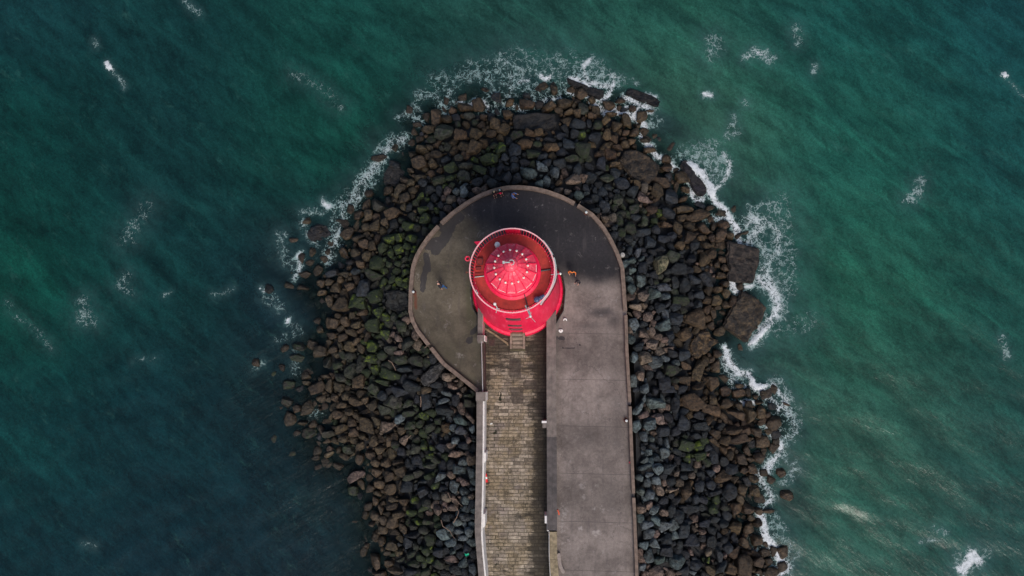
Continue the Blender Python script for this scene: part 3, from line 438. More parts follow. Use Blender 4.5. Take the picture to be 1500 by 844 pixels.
# fill the gaps between the traced boulders with smaller ones
TR = np.array([[r[0], r[1], r[2], r[3]] for r in rocks]); TC = [r[5] for r in rocks]
outer = SHORE
def fill():
    r = np.random.default_rng(77); px = r.uniform(400, 1185, 60000); py = r.uniform(105, 900, 60000)
    ins = inside(px, py, SHORE); dsh = segdist(px, py, SHORE); dpa = sdf(px, py, PARA + [(699, 960)])
    ok = (ins | ((dsh < 16) & (r.random(len(px)) < .10)) | ((dsh < 60) & (px < 480) & (py > 330) & (py < 700) & (r.random(len(px)) < .012)))& (dpa > 3)
    ok &= ~((px > 694) & (px < 940) & (py > 500))
    px, py = px[ok], py[ok]; out = []
    X = list(TR[:, 0]); Y = list(TR[:, 1]); R = list(np.sqrt(TR[:, 2] * TR[:, 3]))
    for o_, h_, c_, l_ in BLK:
        a = np.array(o_)
        gx, gy = np.meshgrid(np.arange(a[:, 0].min(), a[:, 0].max(), 5), np.arange(a[:, 1].min(), a[:, 1].max(), 5)); q = inside(gx, gy, o_)
        X += list(gx[q]); Y += list(gy[q]); R += [4] * int(q.sum())
    X = np.array(X + [0] * 5000); Y = np.array(Y + [0] * 5000); R = np.array(R + [0] * 5000); nn_ = int((R > 0).sum())
    for rad in (7, 6, 5, 4.2, 3.5, 2.8, 2.3):
        for x, y in zip(px[:], py[:]):
            if nn_ >= len(X): break
            d = np.hypot(X[:nn_] - x, Y[:nn_] - y)
            if (d < (R[:nn_] + rad) * (.80 if rad > 4 else .84)).any(): continue
            X[nn_] = x; Y[nn_] = y; R[nn_] = rad; nn_ += 1
            e = r.uniform(.8, 1.25); kx = np.argsort(np.hypot(TR[:, 0] - x, TR[:, 1] - y))[:3]; cl = TC[int(r.choice(kx))]
            if cl == 'q': cl = 'd'
            if cl in 'yl' and r.random() < .4: cl = 'g' if cl == 'y' else 'd'
            sh = segdist(np.array([x]), np.array([y]), SHORE)[0]
            if sh < 13 and (rad < 6 or r.random() < .5): continue
            if sh < 22: cl = 'b' if r.random() < .75 else 'd'
            rocks.append([x, y, rad * e * 1.12, rad / e * 1.12, r.uniform(0, 180), cl, False])
            if rad >= 6 : pass
fill()
def sunk():
    r = np.random.default_rng(5); X = []; n0 = 0
    xs = r.uniform(350, 1200, 9000); ys = r.uniform(95, 850, 9000); ds = segdist(xs, ys, SHORE); ins = inside(xs, ys, SHORE)
    for x, y, d_, i_ in zip(xs, ys, ds, ins):
        if i_ or d_ > (46 if x < 750 else 20): continue
        if any((x - a) ** 2 + (y - b) ** 2 < (c * .85) ** 2 for a, b, c in X): continue
        s_ = r.uniform(5, 10); X.append((x, y, s_ * 2)); rocks.append([x, y, s_ * 1.2, s_, r.uniform(0, 180), 'u', False])
sunk()
A = np.array([[r[0], r[1], r[2], r[3], r[4]] for r in rocks]); CL = [r[5] for r in rocks]
size = A[:, 2] * A[:, 3]
rz_ = np.minimum(A[:, 2], A[:, 3]) / 14.0
X0, Y0, Z0 = fixz(A[:, 0], A[:, 1])
big_first = np.argsort(-size)
shd = segdist(A[:, 0], A[:, 1], SHORE) * np.where(inside(A[:, 0], A[:, 1], SHORE), 1, -1)
rr = np.random.default_rng(3)
RK = []
for i in range(len(rocks)):
    px, py, rx, ry, ang = A[i]; sm = min(rx, ry) / 14.2
    rzz = max(.32, sm * rr.uniform(.72, .98)); z = float(Z0[i]) + rr.uniform(-.22, .22) + (.14 if rocks[i][6] else -.30)
    if shd[i] < 8 or z < SEA + .1: z = SEA + rr.uniform(-.12, .10) * 1 + (.1 if rocks[i][6] else -.2) - (.14 if shd[i] < -10 else 0) - (.16 * rr.random() if px < 700 else 0)
    if CL[i] == 'u': z = SEA - .35 - rr.uniform(0, .5) + .012 * shd[i]
    x, y = at(px, py, z); sc_ = (H - z) / F
    V, Fc = rock(rx * sc_ * 1.05, ry * sc_ * 1.05, rzz, -math.radians(ang), rr.uniform(-.22, .22, 2), rr, 4 if size[i] > 70 else 3)
    c = np.array(TINT[CL[i]]) * (np.array([1, 1, 1]) * rr.uniform(.62, 1.28) + rr.uniform(-.06, .06, 3))
    wet_ = float(np.clip(1 - shd[i] / 55, 0, 1)) if CL[i] in 'bdgy' else 0.0
    if px > 640 and CL[i] == 'b': c = c * np.array([1.0, .90, .82])
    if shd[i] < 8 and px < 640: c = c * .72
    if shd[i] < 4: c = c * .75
    if not rocks[i][6]: c = c * .78  # gap rocks darkened: shade between the boulders put into their tint
    ms = MOSS[CL[i]] + rr.uniform(-.18, .18)
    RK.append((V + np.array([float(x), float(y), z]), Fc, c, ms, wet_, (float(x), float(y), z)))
inframe = (A[:, 0] > 0) & (A[:, 0] < 1500) & (A[:, 1] > 0) & (A[:, 1] < 846)
order = [i for i in big_first if inframe[i] and rocks[i][6]][:300]; own = set(order)
# labels of the single boulders
def region(px, py):
    d = math.degrees(math.atan2(px - 757, 422 - py)) % 360
    dp = float(sdf(np.array([px]), np.array([py]), PARA + [(699, 960)])[0]); ds = float(segdist(np.array([px]), np.array([py]), SHORE)[0]) * (1 if inside(np.array([px]), np.array([py]), SHORE)[0] else -1)
    band = 'at the waterline' if ds < 14 else 'against the pier edge' if dp < 16 else 'on the upper slope' if dp < ds * .55 else 'on the middle slope' if dp < ds * 1.6 else 'on the lower slope'
    if py > 540:
        side = 'west' if px < 757 else 'east'
        rows = (('by the dark paving patches', 590), ('by the upper white pilaster', 640) if px < 757 else ('by the square buttress', 640), ('by the traffic cone', 715), ('by the pale walkway stains', 765), ('by the tan coping stones', 2000))
        for t_, y_ in rows:
            if py < y_: return side + ' side ' + band + ', ' + t_
    names = ['north', 'north-north-east', 'north-east', 'east-north-east', 'east', 'east-south-east', 'south-east', 'south-south-east', 'south', 'south-south-west', 'south-west', 'west-south-west', 'west', 'west-north-west', 'north-west', 'north-north-west']
    return band + ' ' + names[int((d + 11.25) // 22.5) % 16] + ' of the lighthouse'
CN = {'b': 'brown', 'd': 'blue-black', 'g': 'dark green-stained', 'y': 'bright mossy', 'l': 'pale blue-grey', 'p': 'pinkish-tan', 'q': 'yellow-lichened pale'}
bk = {}
for i in order:
    e = max(A[i, 2], A[i, 3]) / min(A[i, 2], A[i, 3]); shp = 'long ' if e > 1.55 else ''
    bk.setdefault((shp + CN[CL[i]] + ' boulder ', region(A[i, 0], A[i, 1])), []).append(i)
LAB = {}
NUMW = ['', 'second', 'third', 'fourth', 'fifth', 'sixth', 'seventh', 'eighth', 'ninth', 'tenth']
for (a_, b_), ids in bk.items():
    ids.sort(key=lambda q: A[q, 0])
    for j, q in enumerate(ids):
        if len(ids) == 1: s_ = 'large ' + a_ + b_
        elif j == 0: s_ = 'large ' + a_ + b_ + ', leftmost'
        elif j == len(ids) - 1: s_ = 'large ' + a_ + b_ + ', rightmost'
        else: s_ = 'large ' + a_ + b_ + ', ' + NUMW[min(j, 9)] + ' from left'
        LAB[q] = s_ if len(s_.replace('-', ' ').split()) <= 16 else s_.replace('large ', '').replace('bright ', '').replace(' side on the', '').replace('at the waterline', 'waterline')
def link_rock(i):
    V, Fc, c, ms, wt, ctr = RK[i]
    me = bpy.data.meshes.new('boulder'); me.from_pydata((V - np.array(ctr)).tolist(), [], Fc.tolist())
    me.polygons.foreach_set('use_smooth', [True] * len(Fc)); me.materials.append(mr)
    n = len(V); attr(me, 'tint', np.tile([*c, 1.0], (n, 1)), 'FLOAT_COLOR'); attr(me, 'moss', np.full(n, ms)); attr(me, 'wet', np.full(n, wt))
    o = bpy.data.objects.new('boulder', me); C.objects.link(o); o.location = ctr
    tag(o, LAB[i], 'boulder', 'large boulders of the rock armour round the pier')
for i in order: link_rock(i)
rest = [i for i in range(len(rocks)) if i not in own]
vs = []; fs = []; tc = []; mo = []; we = []; off = 0
for i in rest:
    V, Fc, c, ms, wt, ctr = RK[i]; vs.append(V); fs.append(Fc + off); off += len(V); n = len(V)
    tc.append(np.tile([*c, 1.0], (n, 1))); mo.append(np.full(n, ms)); we.append(np.full(n, wt))
vs = np.concatenate(vs); fs = np.concatenate(fs)
me = bpy.data.meshes.new('small_boulders'); me.vertices.add(len(vs)); me.vertices.foreach_set('co', vs.astype(np.float32).ravel())
me.loops.add(fs.size); me.loops.foreach_set('vertex_index', fs.astype(np.int32).ravel()); me.polygons.add(len(fs)); me.polygons.foreach_set('loop_start', np.arange(0, fs.size, 3, dtype=np.int32))
me.update(calc_edges=True); me.polygons.foreach_set('use_smooth', np.ones(len(fs), bool)); me.materials.append(mr)
attr(me, 'tint', np.concatenate(tc), 'FLOAT_COLOR'); attr(me, 'moss', np.concatenate(mo)); attr(me, 'wet', np.concatenate(we))
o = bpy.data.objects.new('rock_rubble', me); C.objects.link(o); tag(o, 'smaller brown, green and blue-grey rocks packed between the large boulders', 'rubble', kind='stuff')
print('rocks', len(rocks), 'own', len(order), 'labels', len(set(LAB.values())))

# concrete blocks among the rocks
mblk, nn, l, b = mat('weedy_concrete'); k = N(mblk.node_tree); p = k.pos(); tint = k.attr('tint', 'Color')
v = k.math('ADD', k.math('MULTIPLY', k.step(k.noise(p, 1.7, 8, .8, .3), .38, .62), 1.3), .15); cc = k('ShaderNodeCombineColor', ins={0: v, 1: v, 2: v})
c = k.mix(1.0, tint, cc.outputs[0], 'MULTIPLY'); c = k.mix(k.math('MULTIPLY', k.step(k.noise(p, 1.9, 8, .8, .6), .44, .56), .85), c, (.009, .008, .008))
c = k.mix(k.math('MULTIPLY', k.step(k.noise(p, 1.4, 5, .65), .62, .75), .4), c, (.02, .028, .010))
l.new(c, b.inputs['Base Color']); b.inputs['Roughness'].default_value = .6; l.new(k.bump(k.noise(p, 4.5, 6, .7), 1.0, .22), b.inputs['Normal'])
for q, (ol, hh, cl, lb) in enumerate(BLK):
    cx = sum(p_[0] for p_ in ol) / len(ol); cy = sum(p_[1] for p_ in ol) / len(ol)
    _, _, z = fixz(np.array([cx]), np.array([cy])); z = max(float(z[0]), SEA) + hh * .5
    if q < 2: z = SEA + .75
    if q in (3, 4, 5): z = SEA + .28
    a = wpoly(ol, z)
    bm = bmesh.new(); vsx = [bm.verts.new((x, y, z)) for x, y in a]; fx = bm.faces.new(vsx)
    if fx.normal.z < 0: bmesh.ops.reverse_faces(bm, faces=[fx])
    e = bmesh.ops.extrude_face_region(bm, geom=[fx]); nv_ = [g for g in e['geom'] if isinstance(g, bmesh.types.BMVert)]
    for v_ in nv_: v_.co.z -= 1.9; v_.co.x += random.uniform(-.1, .1)
    bmesh.ops.recalc_face_normals(bm, faces=bm.faces)
    bmesh.ops.bevel(bm, geom=list(bm.edges), offset=.16, segments=2, affect='EDGES')
    bmesh.ops.triangulate(bm, faces=bm.faces); bmesh.ops.subdivide_edges(bm, edges=[e_ for e_ in bm.edges if e_.calc_length() > .5], cuts=5, use_grid_fill=True)
    bmesh.ops.triangulate(bm, faces=bm.faces)
    P3 = np.array([v_.co[:] for v_ in bm.verts]); nz_ = fbm(P3[:, 0], P3[:, 1], .8, 60 + q) + .5 * vnoise(P3[:, 0] + P3[:, 2], P3[:, 1], .35, 90 + q)
    for v_, d_ in zip(bm.verts, nz_): v_.co.z += .30 * d_; v_.co.x += .20 * d_; v_.co.y -= .18 * d_
    me = bpy.data.meshes.new('concrete_block'); bm.to_mesh(me); bm.free()
    ctr = P3.mean(0); me.transform(Matrix.Translation(-Vector(ctr))); me.materials.append(mblk)
    attr(me, 'tint', np.tile([*cl, 1.0], (len(me.vertices), 1)), 'FLOAT_COLOR')
    o = bpy.data.objects.new('stone_slab' if q > 1 else 'concrete_block', me); C.objects.link(o); o.location = ctr; tag(o, lb, 'slab' if q > 1 else 'block')

# ------------------------------------------------------------------ pier: terrace (z=0) and sunken causeway (z=ROAD)
def sheet(name, outline, z, step, drop, material, attrs):
    """a finely meshed level sheet inside a world outline with vertical sides down to drop"""
    P = np.array(outline); x0, y0 = P.min(0); x1, y1 = P.max(0)
    gx, gy = np.meshgrid(np.arange(x0, x1, step), np.arange(y0, y1, step)); gx = gx + (rng.random(gx.shape) - .5) * step * .3
    q = inside(gx, gy, P) & (segdist(gx, gy, P) > step * .45); pts = [Vector(p_) for p_ in P] + [Vector((a, b)) for a, b in zip(gx[q], gy[q])]
    n = len(P); r = delaunay_2d_cdt(pts, [(i, (i + 1) % n) for i in range(n)], [], 0, 1e-6)
    V = np.array([v[:] for v in r[0]]); Fc = np.array([f for f in r[2]]); cen = V[Fc].mean(1); Fc = Fc[inside(cen[:, 0], cen[:, 1], P)]
    nV = len(V); vs = [(v[0], v[1], z) for v in V]; fs = [tuple(f) for f in Fc]
    for i in range(n):
        j = (i + 1) % n; b0 = len(vs); vs += [(P[i][0], P[i][1], z), (P[j][0], P[j][1], z), (P[j][0], P[j][1], drop), (P[i][0], P[i][1], drop)]; fs.append((b0, b0 + 1, b0 + 2, b0 + 3))
    me = bpy.data.meshes.new(name); me.from_pydata(vs, [], fs)
    bm = bmesh.new(); bm.from_mesh(me)
    for f in bm.faces:
        if len(f.verts) == 3 and f.normal.z < 0: f.normal_flip()
    bm.to_mesh(me); bm.free()
    a = np.array(vs); px, py = pix(a[:, 0], a[:, 1], np.full(len(a), z))
    for nm, fn in attrs.items(): attr(me, nm, fn(px, py, a[:, 0], a[:, 1]))
    me.materials.append(material); o = bpy.data.objects.new(name, me); C.objects.link(o); return o
def spots(lst):
    def f(px, py, X, Y):
        r = np.zeros(px.shape)
        for cx, cy, rx, ry, kk in lst: r = np.maximum(r, kk * np.exp(-((px - cx) / rx) ** 2 - ((py - cy) / ry) ** 2))
        return r
    return f
def lines(lst):
    def f(px, py, X, Y):
        r = np.zeros(px.shape)
        for pl, w, kk in lst: r = np.maximum(r, kk * np.exp(-(segdist(px, py, pl, False) / w) ** 2))
        return r
    return f
def dark_fn(px, py, X, Y):
    r = 1 / (1 + np.exp((py - (368 + 30 * fbm(X, Y, 6, 70) + np.clip((px - 790) * .75, -10, 62) - np.clip((760 - px) * .75, 0, 90))) / 9))
    r = np.maximum(r, spots([(880, 458, 26, 10, .75), (862, 477, 30, 9, .5), (905, 600, 16, 100, .35), (705, 640, 4, 1, 0), (900, 470, 14, 14, .6), (870, 640, 40, 22, .35), (850, 770, 50, 30, .25), (700, 430, 14, 40, .45), (895, 730, 22, 60, .3)])(px, py, X, Y))
    return np.clip(r + .12 * fbm(X, Y, 2.2, 71), 0, 1)
patch = lines([([(628, 395), (626, 385), (624, 374)], 5, 1.1), ([(619, 424), (621, 405), (624, 392)], 5, 1.1), ([(637, 367), (650, 352), (660, 332)], 9, 1.1), ([(627, 361), (640, 352)], 8, 1), ([(648, 330), (672, 318)], 10, 1.1), ([(812, 494), (821, 495), (825, 496)], 4, .95), ([(822, 508), (832, 512), (842, 509), (851, 505)], 2.6, .8), ([(687, 498), (688, 499)], 7, .95), ([(692, 488), (697, 482)], 5, 1.0), ([(700, 478), (702, 483)], 5, .9)])
pale = spots([(673, 521, 7, 5, .9), (668, 534, 6, 4, .6), (853, 712, 5, 8, .9), (855, 729, 4, 7, .8), (875, 712, 5, 5, .7), (882, 747, 4, 7, .8), (870, 746, 4, 4, .9), (874, 781, 7, 5, 1), (850, 774, 5, 5, .9), (826, 750, 8, 16, .7), (824, 770, 6, 12, .7), (828, 800, 22, 24, .35), (849, 806, 4, 4, .6), (850, 664, 20, 6, .3), (820, 670, 4, 14, .5), (850, 640, 40, 30, .25), (610, 405, 8, 14, .5), (840, 560, 30, 30, .25), (850, 600, 40, 10, .2)])
green = spots([(690, 440, 10, 60, 1.0), (660, 520, 40, 35, .6), (690, 560, 22, 22, .7), (640, 500, 30, 30, .35), (700, 520, 10, 40, .6), (650, 460, 60, 40, .3)])
seam = lines([([(599, 421.5), (672, 422)], .55, 1.0), ([(826, 405), (840, 403), (880, 400)], .7, -1.0)])
mt, nn, l, b = mat('terrace_concrete'); k = N(mt.node_tree); p = k.pos()
n1 = k.noise(p, .5, 8, .65, .3); n2 = k.noise(p, 3.5, 8, .75); n3 = k.noise(p, 16, 3, .7)
c = k.mix(k.step(n1, .32, .68), (.128, .107, .097), (.222, .188, .170)); 
v = k.math('ADD', k.step(n2, .25, .75, .78, 1.2), k.math('MULTIPLY', k.math('SUBTRACT', n3, .5), .8)); cc = k('ShaderNodeCombineColor', ins={0: v, 1: v, 2: v}); c = k.mix(1, c, cc.outputs[0], 'MULTIPLY')
lf = k.attr('leftish'); c = k.mix(lf, c, k.mix(1, c, (.56, .57, .46), 'MULTIPLY'))
c = k.mix(k.math('MULTIPLY', k.step(k.math('ADD', k.attr('algae'), k.math('SUBTRACT', n2, .5)), .3, .9), .55), c, (.050, .052, .026))
pa = k.step(k.math('ADD', k.attr('pale'), k.math('MULTIPLY', k.math('SUBTRACT', n2, .5), 2.4)), .35, .8); c = k.mix(k.math('MULTIPLY', pa, .38), c, (.42, .39, .37))
dk = k.step(k.math('ADD', k.attr('damp'), k.math('MULTIPLY', k.math('SUBTRACT', n1, .5), .9)), .12, .9); c = k.mix(k.math('MULTIPLY', dk, .97), c, k.mix(k.step(n2, .3, .75), (.011, .011, .014), (.024, .022, .026)))
pt = k.step(k.math('ADD', k.attr('puddle'), k.math('MULTIPLY', k.math('SUBTRACT', k.noise(p, 1.6, 5, .6), .5), .7)), .52, .6); c = k.mix(k.math('MULTIPLY', pt, .8), c, (.030, .029, .034))
# construction joints every ~6.5 m across the walkway
sx = k('ShaderNodeSeparateXYZ', ins={0: p}); jy = k.math('ADD', sx.outputs[1], k.math('MULTIPLY', sx.outputs[0], .02))
jj = k.math('ABSOLUTE', k.math('SUBTRACT', k.math('FRACT', k.math('DIVIDE', k.math('ADD', jy, 60.2), 4.75)), .5)); jl = k.step(k.math('ADD', jj, k.math('MULTIPLY', k.math('SUBTRACT', k.noise(p, 1.2, 4), .5), .004)), .0, .010, 1, 0); jl = k.math('MULTIPLY', jl, k.step(sx.outputs[0], 1.5, 2.2))
jm = k.math('MULTIPLY', jl, k.step(sx.outputs[1], 3, 8, 1, 0))
c = k.mix(k.math('MULTIPLY', jm, k.step(n2, .35, .6, .25, .8)), c, (.035, .032, .032))
st_ = k.noise(k.map(p, scale=(1.6, .22, 1)), 1.1, 7, .7); c = k.mix(k.math('MULTIPLY', k.step(st_, .52, .7), .35), c, (.075, .065, .066)); c = k.mix(k.math('MULTIPLY', k.step(k.noise(p, .9, 9, .8, .5), .58, .64), .28), c, (.34, .31, .30))
ck = k.n.new('ShaderNodeTexVoronoi'); ck.feature = 'DISTANCE_TO_EDGE'; ck.inputs['Scale'].default_value = .17; l.new(k('ShaderNodeVectorMath', operation='MULTIPLY_ADD', ins={0: k.noise(p, .8, 5, .6, 0, 1), 1: (2.2, 2.2, 0), 2: p}).outputs[0], ck.inputs['Vector']); c = k.mix(k.math('MULTIPLY', k.step(ck.outputs[0], 0.0, .007, 1, 0), .4), c, (.04, .036, .034))
bay = k.step(k.noise(k.map(p, scale=(.01, .21, 0)), 1.0, 0), .38, .62, .80, 1.16); 
c = k.mix(1, c, k('ShaderNodeCombineColor', ins={0: bay, 1: bay, 2: bay}).outputs[0], 'MULTIPLY')
sp_ = k.step(k.noise(p, 5.2, 2, .5), .80, .82); c = k.mix(k.math('MULTIPLY', sp_, .6), c, (.5, .48, .45))
sm_ = k.attr('joint'); c = k.mix(k.math('MULTIPLY', k.step(k.math('MULTIPLY', sm_, k.step(n2, .35, .55)), .25, .7), .6), c, (.34, .31, .28)); 
rs = k.attr('rust'); c = k.mix(k.math('MULTIPLY', k.step(k.math('ADD', rs, k.math('MULTIPLY', k.math('SUBTRACT', n2, .5), 1.2)), .35, .8), .7), c, (.13, .035, .018))
l.new(c, b.inputs['Base Color']); l.new(k.step(dk, 0, 1, .85, .6), b.inputs['Roughness']); b.inputs['Specular IOR Level'].default_value = .3
hh = k.math('ADD', n2, k.math('MULTIPLY', n3, .4)); l.new(k.bump(hh, .35, .03), b.inputs['Normal'])
TOUT = PARA + [(708.5, 576), (708.5, 540), (707.5, 499)] + [(706, 474)] + OCT[::-1][1:] + [(803, 474), (803.5, 640), (806, 778), (808, 844), (811, 960)]
TOUT = [q for q in TOUT]
terr = sheet('pier', wpoly(TOUT, 0.0), 0.0, .33, -6.4, mt, {'damp': dark_fn, 'puddle': patch, 'pale': pale, 'algae': green, 'joint': seam,
   'leftish': lambda px, py, X, Y: np.clip((735 - px) / 30, 0, 1), 'rust': lines([([(607, 428), (608, 436), (609, 452)], 3.2, .95), ([(914.5, 612), (916, 616)], 4, .9), ([(816, 400), (818, 404)], 2, .0)])})
tag(terr, kind='structure')
# paved causeway
mc, nn, l, b = mat('stone_setts'); k = N(mc.node_tree); p = k.pos()
wv = k.n.new('ShaderNodeVectorMath'); wv.operation = 'MULTIPLY_ADD'; l.new(k.noise(p, .9, 4, .6, 0, 1), wv.inputs[0]); wv.inputs[1].default_value = (.30, .22, 0); l.new(p, wv.inputs[2])
br = k.n.new('ShaderNodeTexBrick'); l.new(wv.outputs[0], br.inputs['Vector'])
for nm, vv in (('Scale', 1.0), ('Mortar Size', .036), ('Mortar Smooth', .35), ('Bias', 0.0), ('Brick Width', 1.05), ('Row Height', .36)): br.inputs[nm].default_value = vv
br.offset = .43; br.squash = 1.25; br.squash_frequency = 3; br.inputs['Color1'].default_value = (0, 0, 0, 1); br.inputs['Color2'].default_value = (1, 1, 1, 1); br.inputs['Mortar'].default_value = (.5, .5, .5, 1)
bv = k('ShaderNodeSeparateColor', ins={0: br.outputs[0]}).outputs[0]; mo_ = br.outputs[1]
n1 = k.noise(p, .45, 6, .6, .4); n2 = k.noise(p, 3.2, 8, .72); n3 = k.noise(p, 14, 3, .65)
c = k.mix(bv, (.16, .135, .105), (.42, .36, .285)); c = k.mix(k.math('MULTIPLY', k.step(n1, .42, .6), .65), c, (.26, .205, .125)); c = k.mix(k.math('MULTIPLY', k.step(k.noise(p, .9, 8, .75, .5), .54, .66), .7), c, (.055, .046, .034)); c = k.mix(k.math('MULTIPLY', k.step(k.noise(p, .8, 4), .55, .7), .6), c, (.165, .140, .135))
v = k.math('ADD', k.step(n2, .30, .70, .45, 1.35), k.math('MULTIPLY', k.math('SUBTRACT', n3, .5), .9)); cc = k('ShaderNodeCombineColor', ins={0: v, 1: v, 2: v}); c = k.mix(1, c, cc.outputs[0], 'MULTIPLY')
c = k.mix(k.math('MULTIPLY', mo_, k.step(n2, .35, .6, .35, .95)), c, (.035, .032, .022))
wm = k.math('MULTIPLY', mo_, k.step(n1, .45, .6)); 
c = k.mix(k.step(k.math('ADD', k.math('MULTIPLY', mo_, .35), k.math('ADD', k.math('MULTIPLY', k.attr('weeds'), .85), k.math('MULTIPLY', k.math('SUBTRACT', k.noise(p, 2.1, 5, .6), .5), 1.7))), .68, .84), c, (.014, .017, .009))
dr = k.step(k.math('ADD', k.attr('grime'), k.math('MULTIPLY', k.math('SUBTRACT', k.noise(k.map(p, scale=(.5, 1.8, 1)), .9, 8, .75), .5), 2.6)), .34, .78)
c = k.mix(k.math('MULTIPLY', dr, .84), c, (.026, .023, .018))
sl_ = k.attr('slab'); c = k.mix(k.math('MULTIPLY', k.step(sl_, .45, .55), .8), c, k.mix(k.step(n2, .3, .7), (.045, .036, .030), (.085, .072, .060)))
l.new(c, b.inputs['Base Color']); b.inputs['Roughness'].default_value = .85; b.inputs['Specular IOR Level'].default_value = .25
hh = k.math('SUBTRACT', k.math('MULTIPLY', n2, .5), k.math('MULTIPLY', mo_, .8)); l.new(k.bump(hh, .6, .05), b.inputs['Normal'])
def rect(lst):
    def f(px, py, X, Y):
        r = np.zeros(px.shape)
        for a, b_, c_, d_ in lst: r = np.maximum(r, ((px > a) & (px < b_) & (py > c_) & (py < d_)).astype(float))
        return r
    return f
def grime(px, py, X, Y):
    W0 = fbm(X, Y, 3.0, 88)
    r = np.clip((px - 766 + 6 * fbm(X, Y, 2, 80)) / 24, 0, 1.1); r = np.maximum(r, 1.0 * np.exp(-((py - 500) / 50) ** 2) * (.75 + .35 * fbm(X, Y, 1.5, 81)))
    r = np.maximum(r, np.exp(-((px - 713) / 5) ** 2) * .55 * (py < 760)); r = np.maximum(r, .42 * np.exp(-((py - 545) / 35) ** 2)); r = r + .25 * np.exp(-((py - 830) / 50) ** 2) * (px > 750)
    r = np.maximum(r, spots([(735, 508, 14, 14, 1.0), (780, 515, 14, 22, 1.0), (715, 540, 8, 40, .8), (760, 500, 40, 26, .75), (720, 575, 10, 12, .5), (752, 700, 20, 6, .35), (765, 755, 22, 9, .6), (770, 735, 16, 8, .55), (755, 655, 14, 6, .3), (735, 840, 16, 8, .5)])(px, py, X, Y)); return r
road = sheet('road', wpoly([(700, 440), (820, 440), (820, 560), (806, 640), (808, 778), (811, 844), (816, 960), (716, 960), (709, 844), (700, 780), (700, 575)], ROAD), ROAD, .25, -6.4, mc,
   {'grime': grime, 'slab': rect([(745, 764, 524, 553), (766, 786, 556, 570), (748, 765, 566, 591)]), 'weeds': spots([(733, 585, 6, 16, .95), (724, 632, 8, 14, .9), (783, 583, 7, 14, .8), (738, 610, 30, 20, .35), (722, 655, 8, 14, .7), (719, 790, 6, 14, .9), (730, 800, 14, 30, .6), (727, 830, 8, 14, .8), (740, 600, 40, 50, .25)])})
tag(road, kind='structure')

# ------------------------------------------------------------------ parapet, walls
m_par = plain('parapet_concrete', (.165, .120, .095), .85, var=.3, scale=2.2, dirt=(.075, .062, .05))
m_cop = plain('coping_concrete', (.165, .140, .125), .85, var=.25, scale=1.8, dirt=(.10, .085, .078))
m_dcop = plain('dark_coping', (.085, .074, .072), .85, var=.3, scale=1.8, dirt=(.05, .045, .045))
m_white = plain('white_paint', (.74, .72, .70), .55, var=.06, scale=3, dirt=(.52, .50, .47))
m_tan = plain('tan_sandstone', (.25, .20, .125), .85, var=.35, scale=2.5, dirt=(.12, .10, .06))
m_rwall = plain('weathered_wall', (.075, .062, .05), .9, var=.4, scale=1.5, dirt=(.03, .03, .022))
def resamp(P, s):
    P = np.array(P, float); d = np.r_[0, np.cumsum(np.hypot(*np.diff(P, axis=0).T))]; t = np.arange(0, d[-1], s); t = np.r_[t, d[-1]]
    return np.stack([np.interp(t, d, P[:, 0]), np.interp(t, d, P[:, 1])], -1)
pp = wpoly(PARA, 0.0); ctrP = np.array(wpoly([(760, 430)], 0)[0])
SEG = [(0, 3, 'straight pinkish parapet length beside the tan coping stones, east edge'), (3, 5, 'straight parapet length with the rusty post at its upper end, east edge'), (5, 7, 'short straight parapet length east of the two round white fittings'),
       (7, 13, 'curved parapet length on the east bend above the pale boulders'), (13, 23, 'long curved parapet round the north end behind the seated people'), (23, 32, 'curved parapet round the west side with a rust-stained post'), (32, 35, 'parapet length running down to the wall with the white face')]
def cut(a, b, e0=0.0, e1=0.0):
    """outline points from index a to b, the ends drawn in by e0, e1 metres"""
    P = resamp(pp[a:b + 1], .6); P[0] += (P[1] - P[0]) / np.linalg.norm(P[1] - P[0]) * e0; P[-1] += (P[-2] - P[-1]) / np.linalg.norm(P[-2] - P[-1]) * e1; return P
PW = .38
for a, b_, lb in SEG:
    P = cut(a, b_, .0 if a == 0 else .22, .22 if b_ != 35 else 0)
    d = np.gradient(P, axis=0); d /= np.linalg.norm(d, axis=1)[:, None]; nrm = np.stack([-d[:, 1], d[:, 0]], -1)   # points inwards for this winding
    if (nrm[len(P) // 2] @ (ctrP - P[len(P) // 2])) < 0 and a > 5: nrm = -nrm
    if a <= 5: nrm = np.where((nrm[:, :1] > 0), -nrm, nrm)
    wd_ = PW if a > 5 else .30
    mb = MB(); n0 = 0; L = 7
    for s0 in range(0, len(P) - 1, L):      # cast lengths with fine joints
        e = min(s0 + L, len(P) - 1); mb.ribbon(P[s0:e + 1] - nrm[s0:e + 1] * .02, P[s0:e + 1] + nrm[s0:e + 1] * wd_, -.3, .45 + random.uniform(-.008, .008))
    tag(mb.build('parapet', m_par), lb, 'parapet', 'low concrete parapets round the pier head')

def wall_from(L, R, z0, z1, name='wall'):
    pass
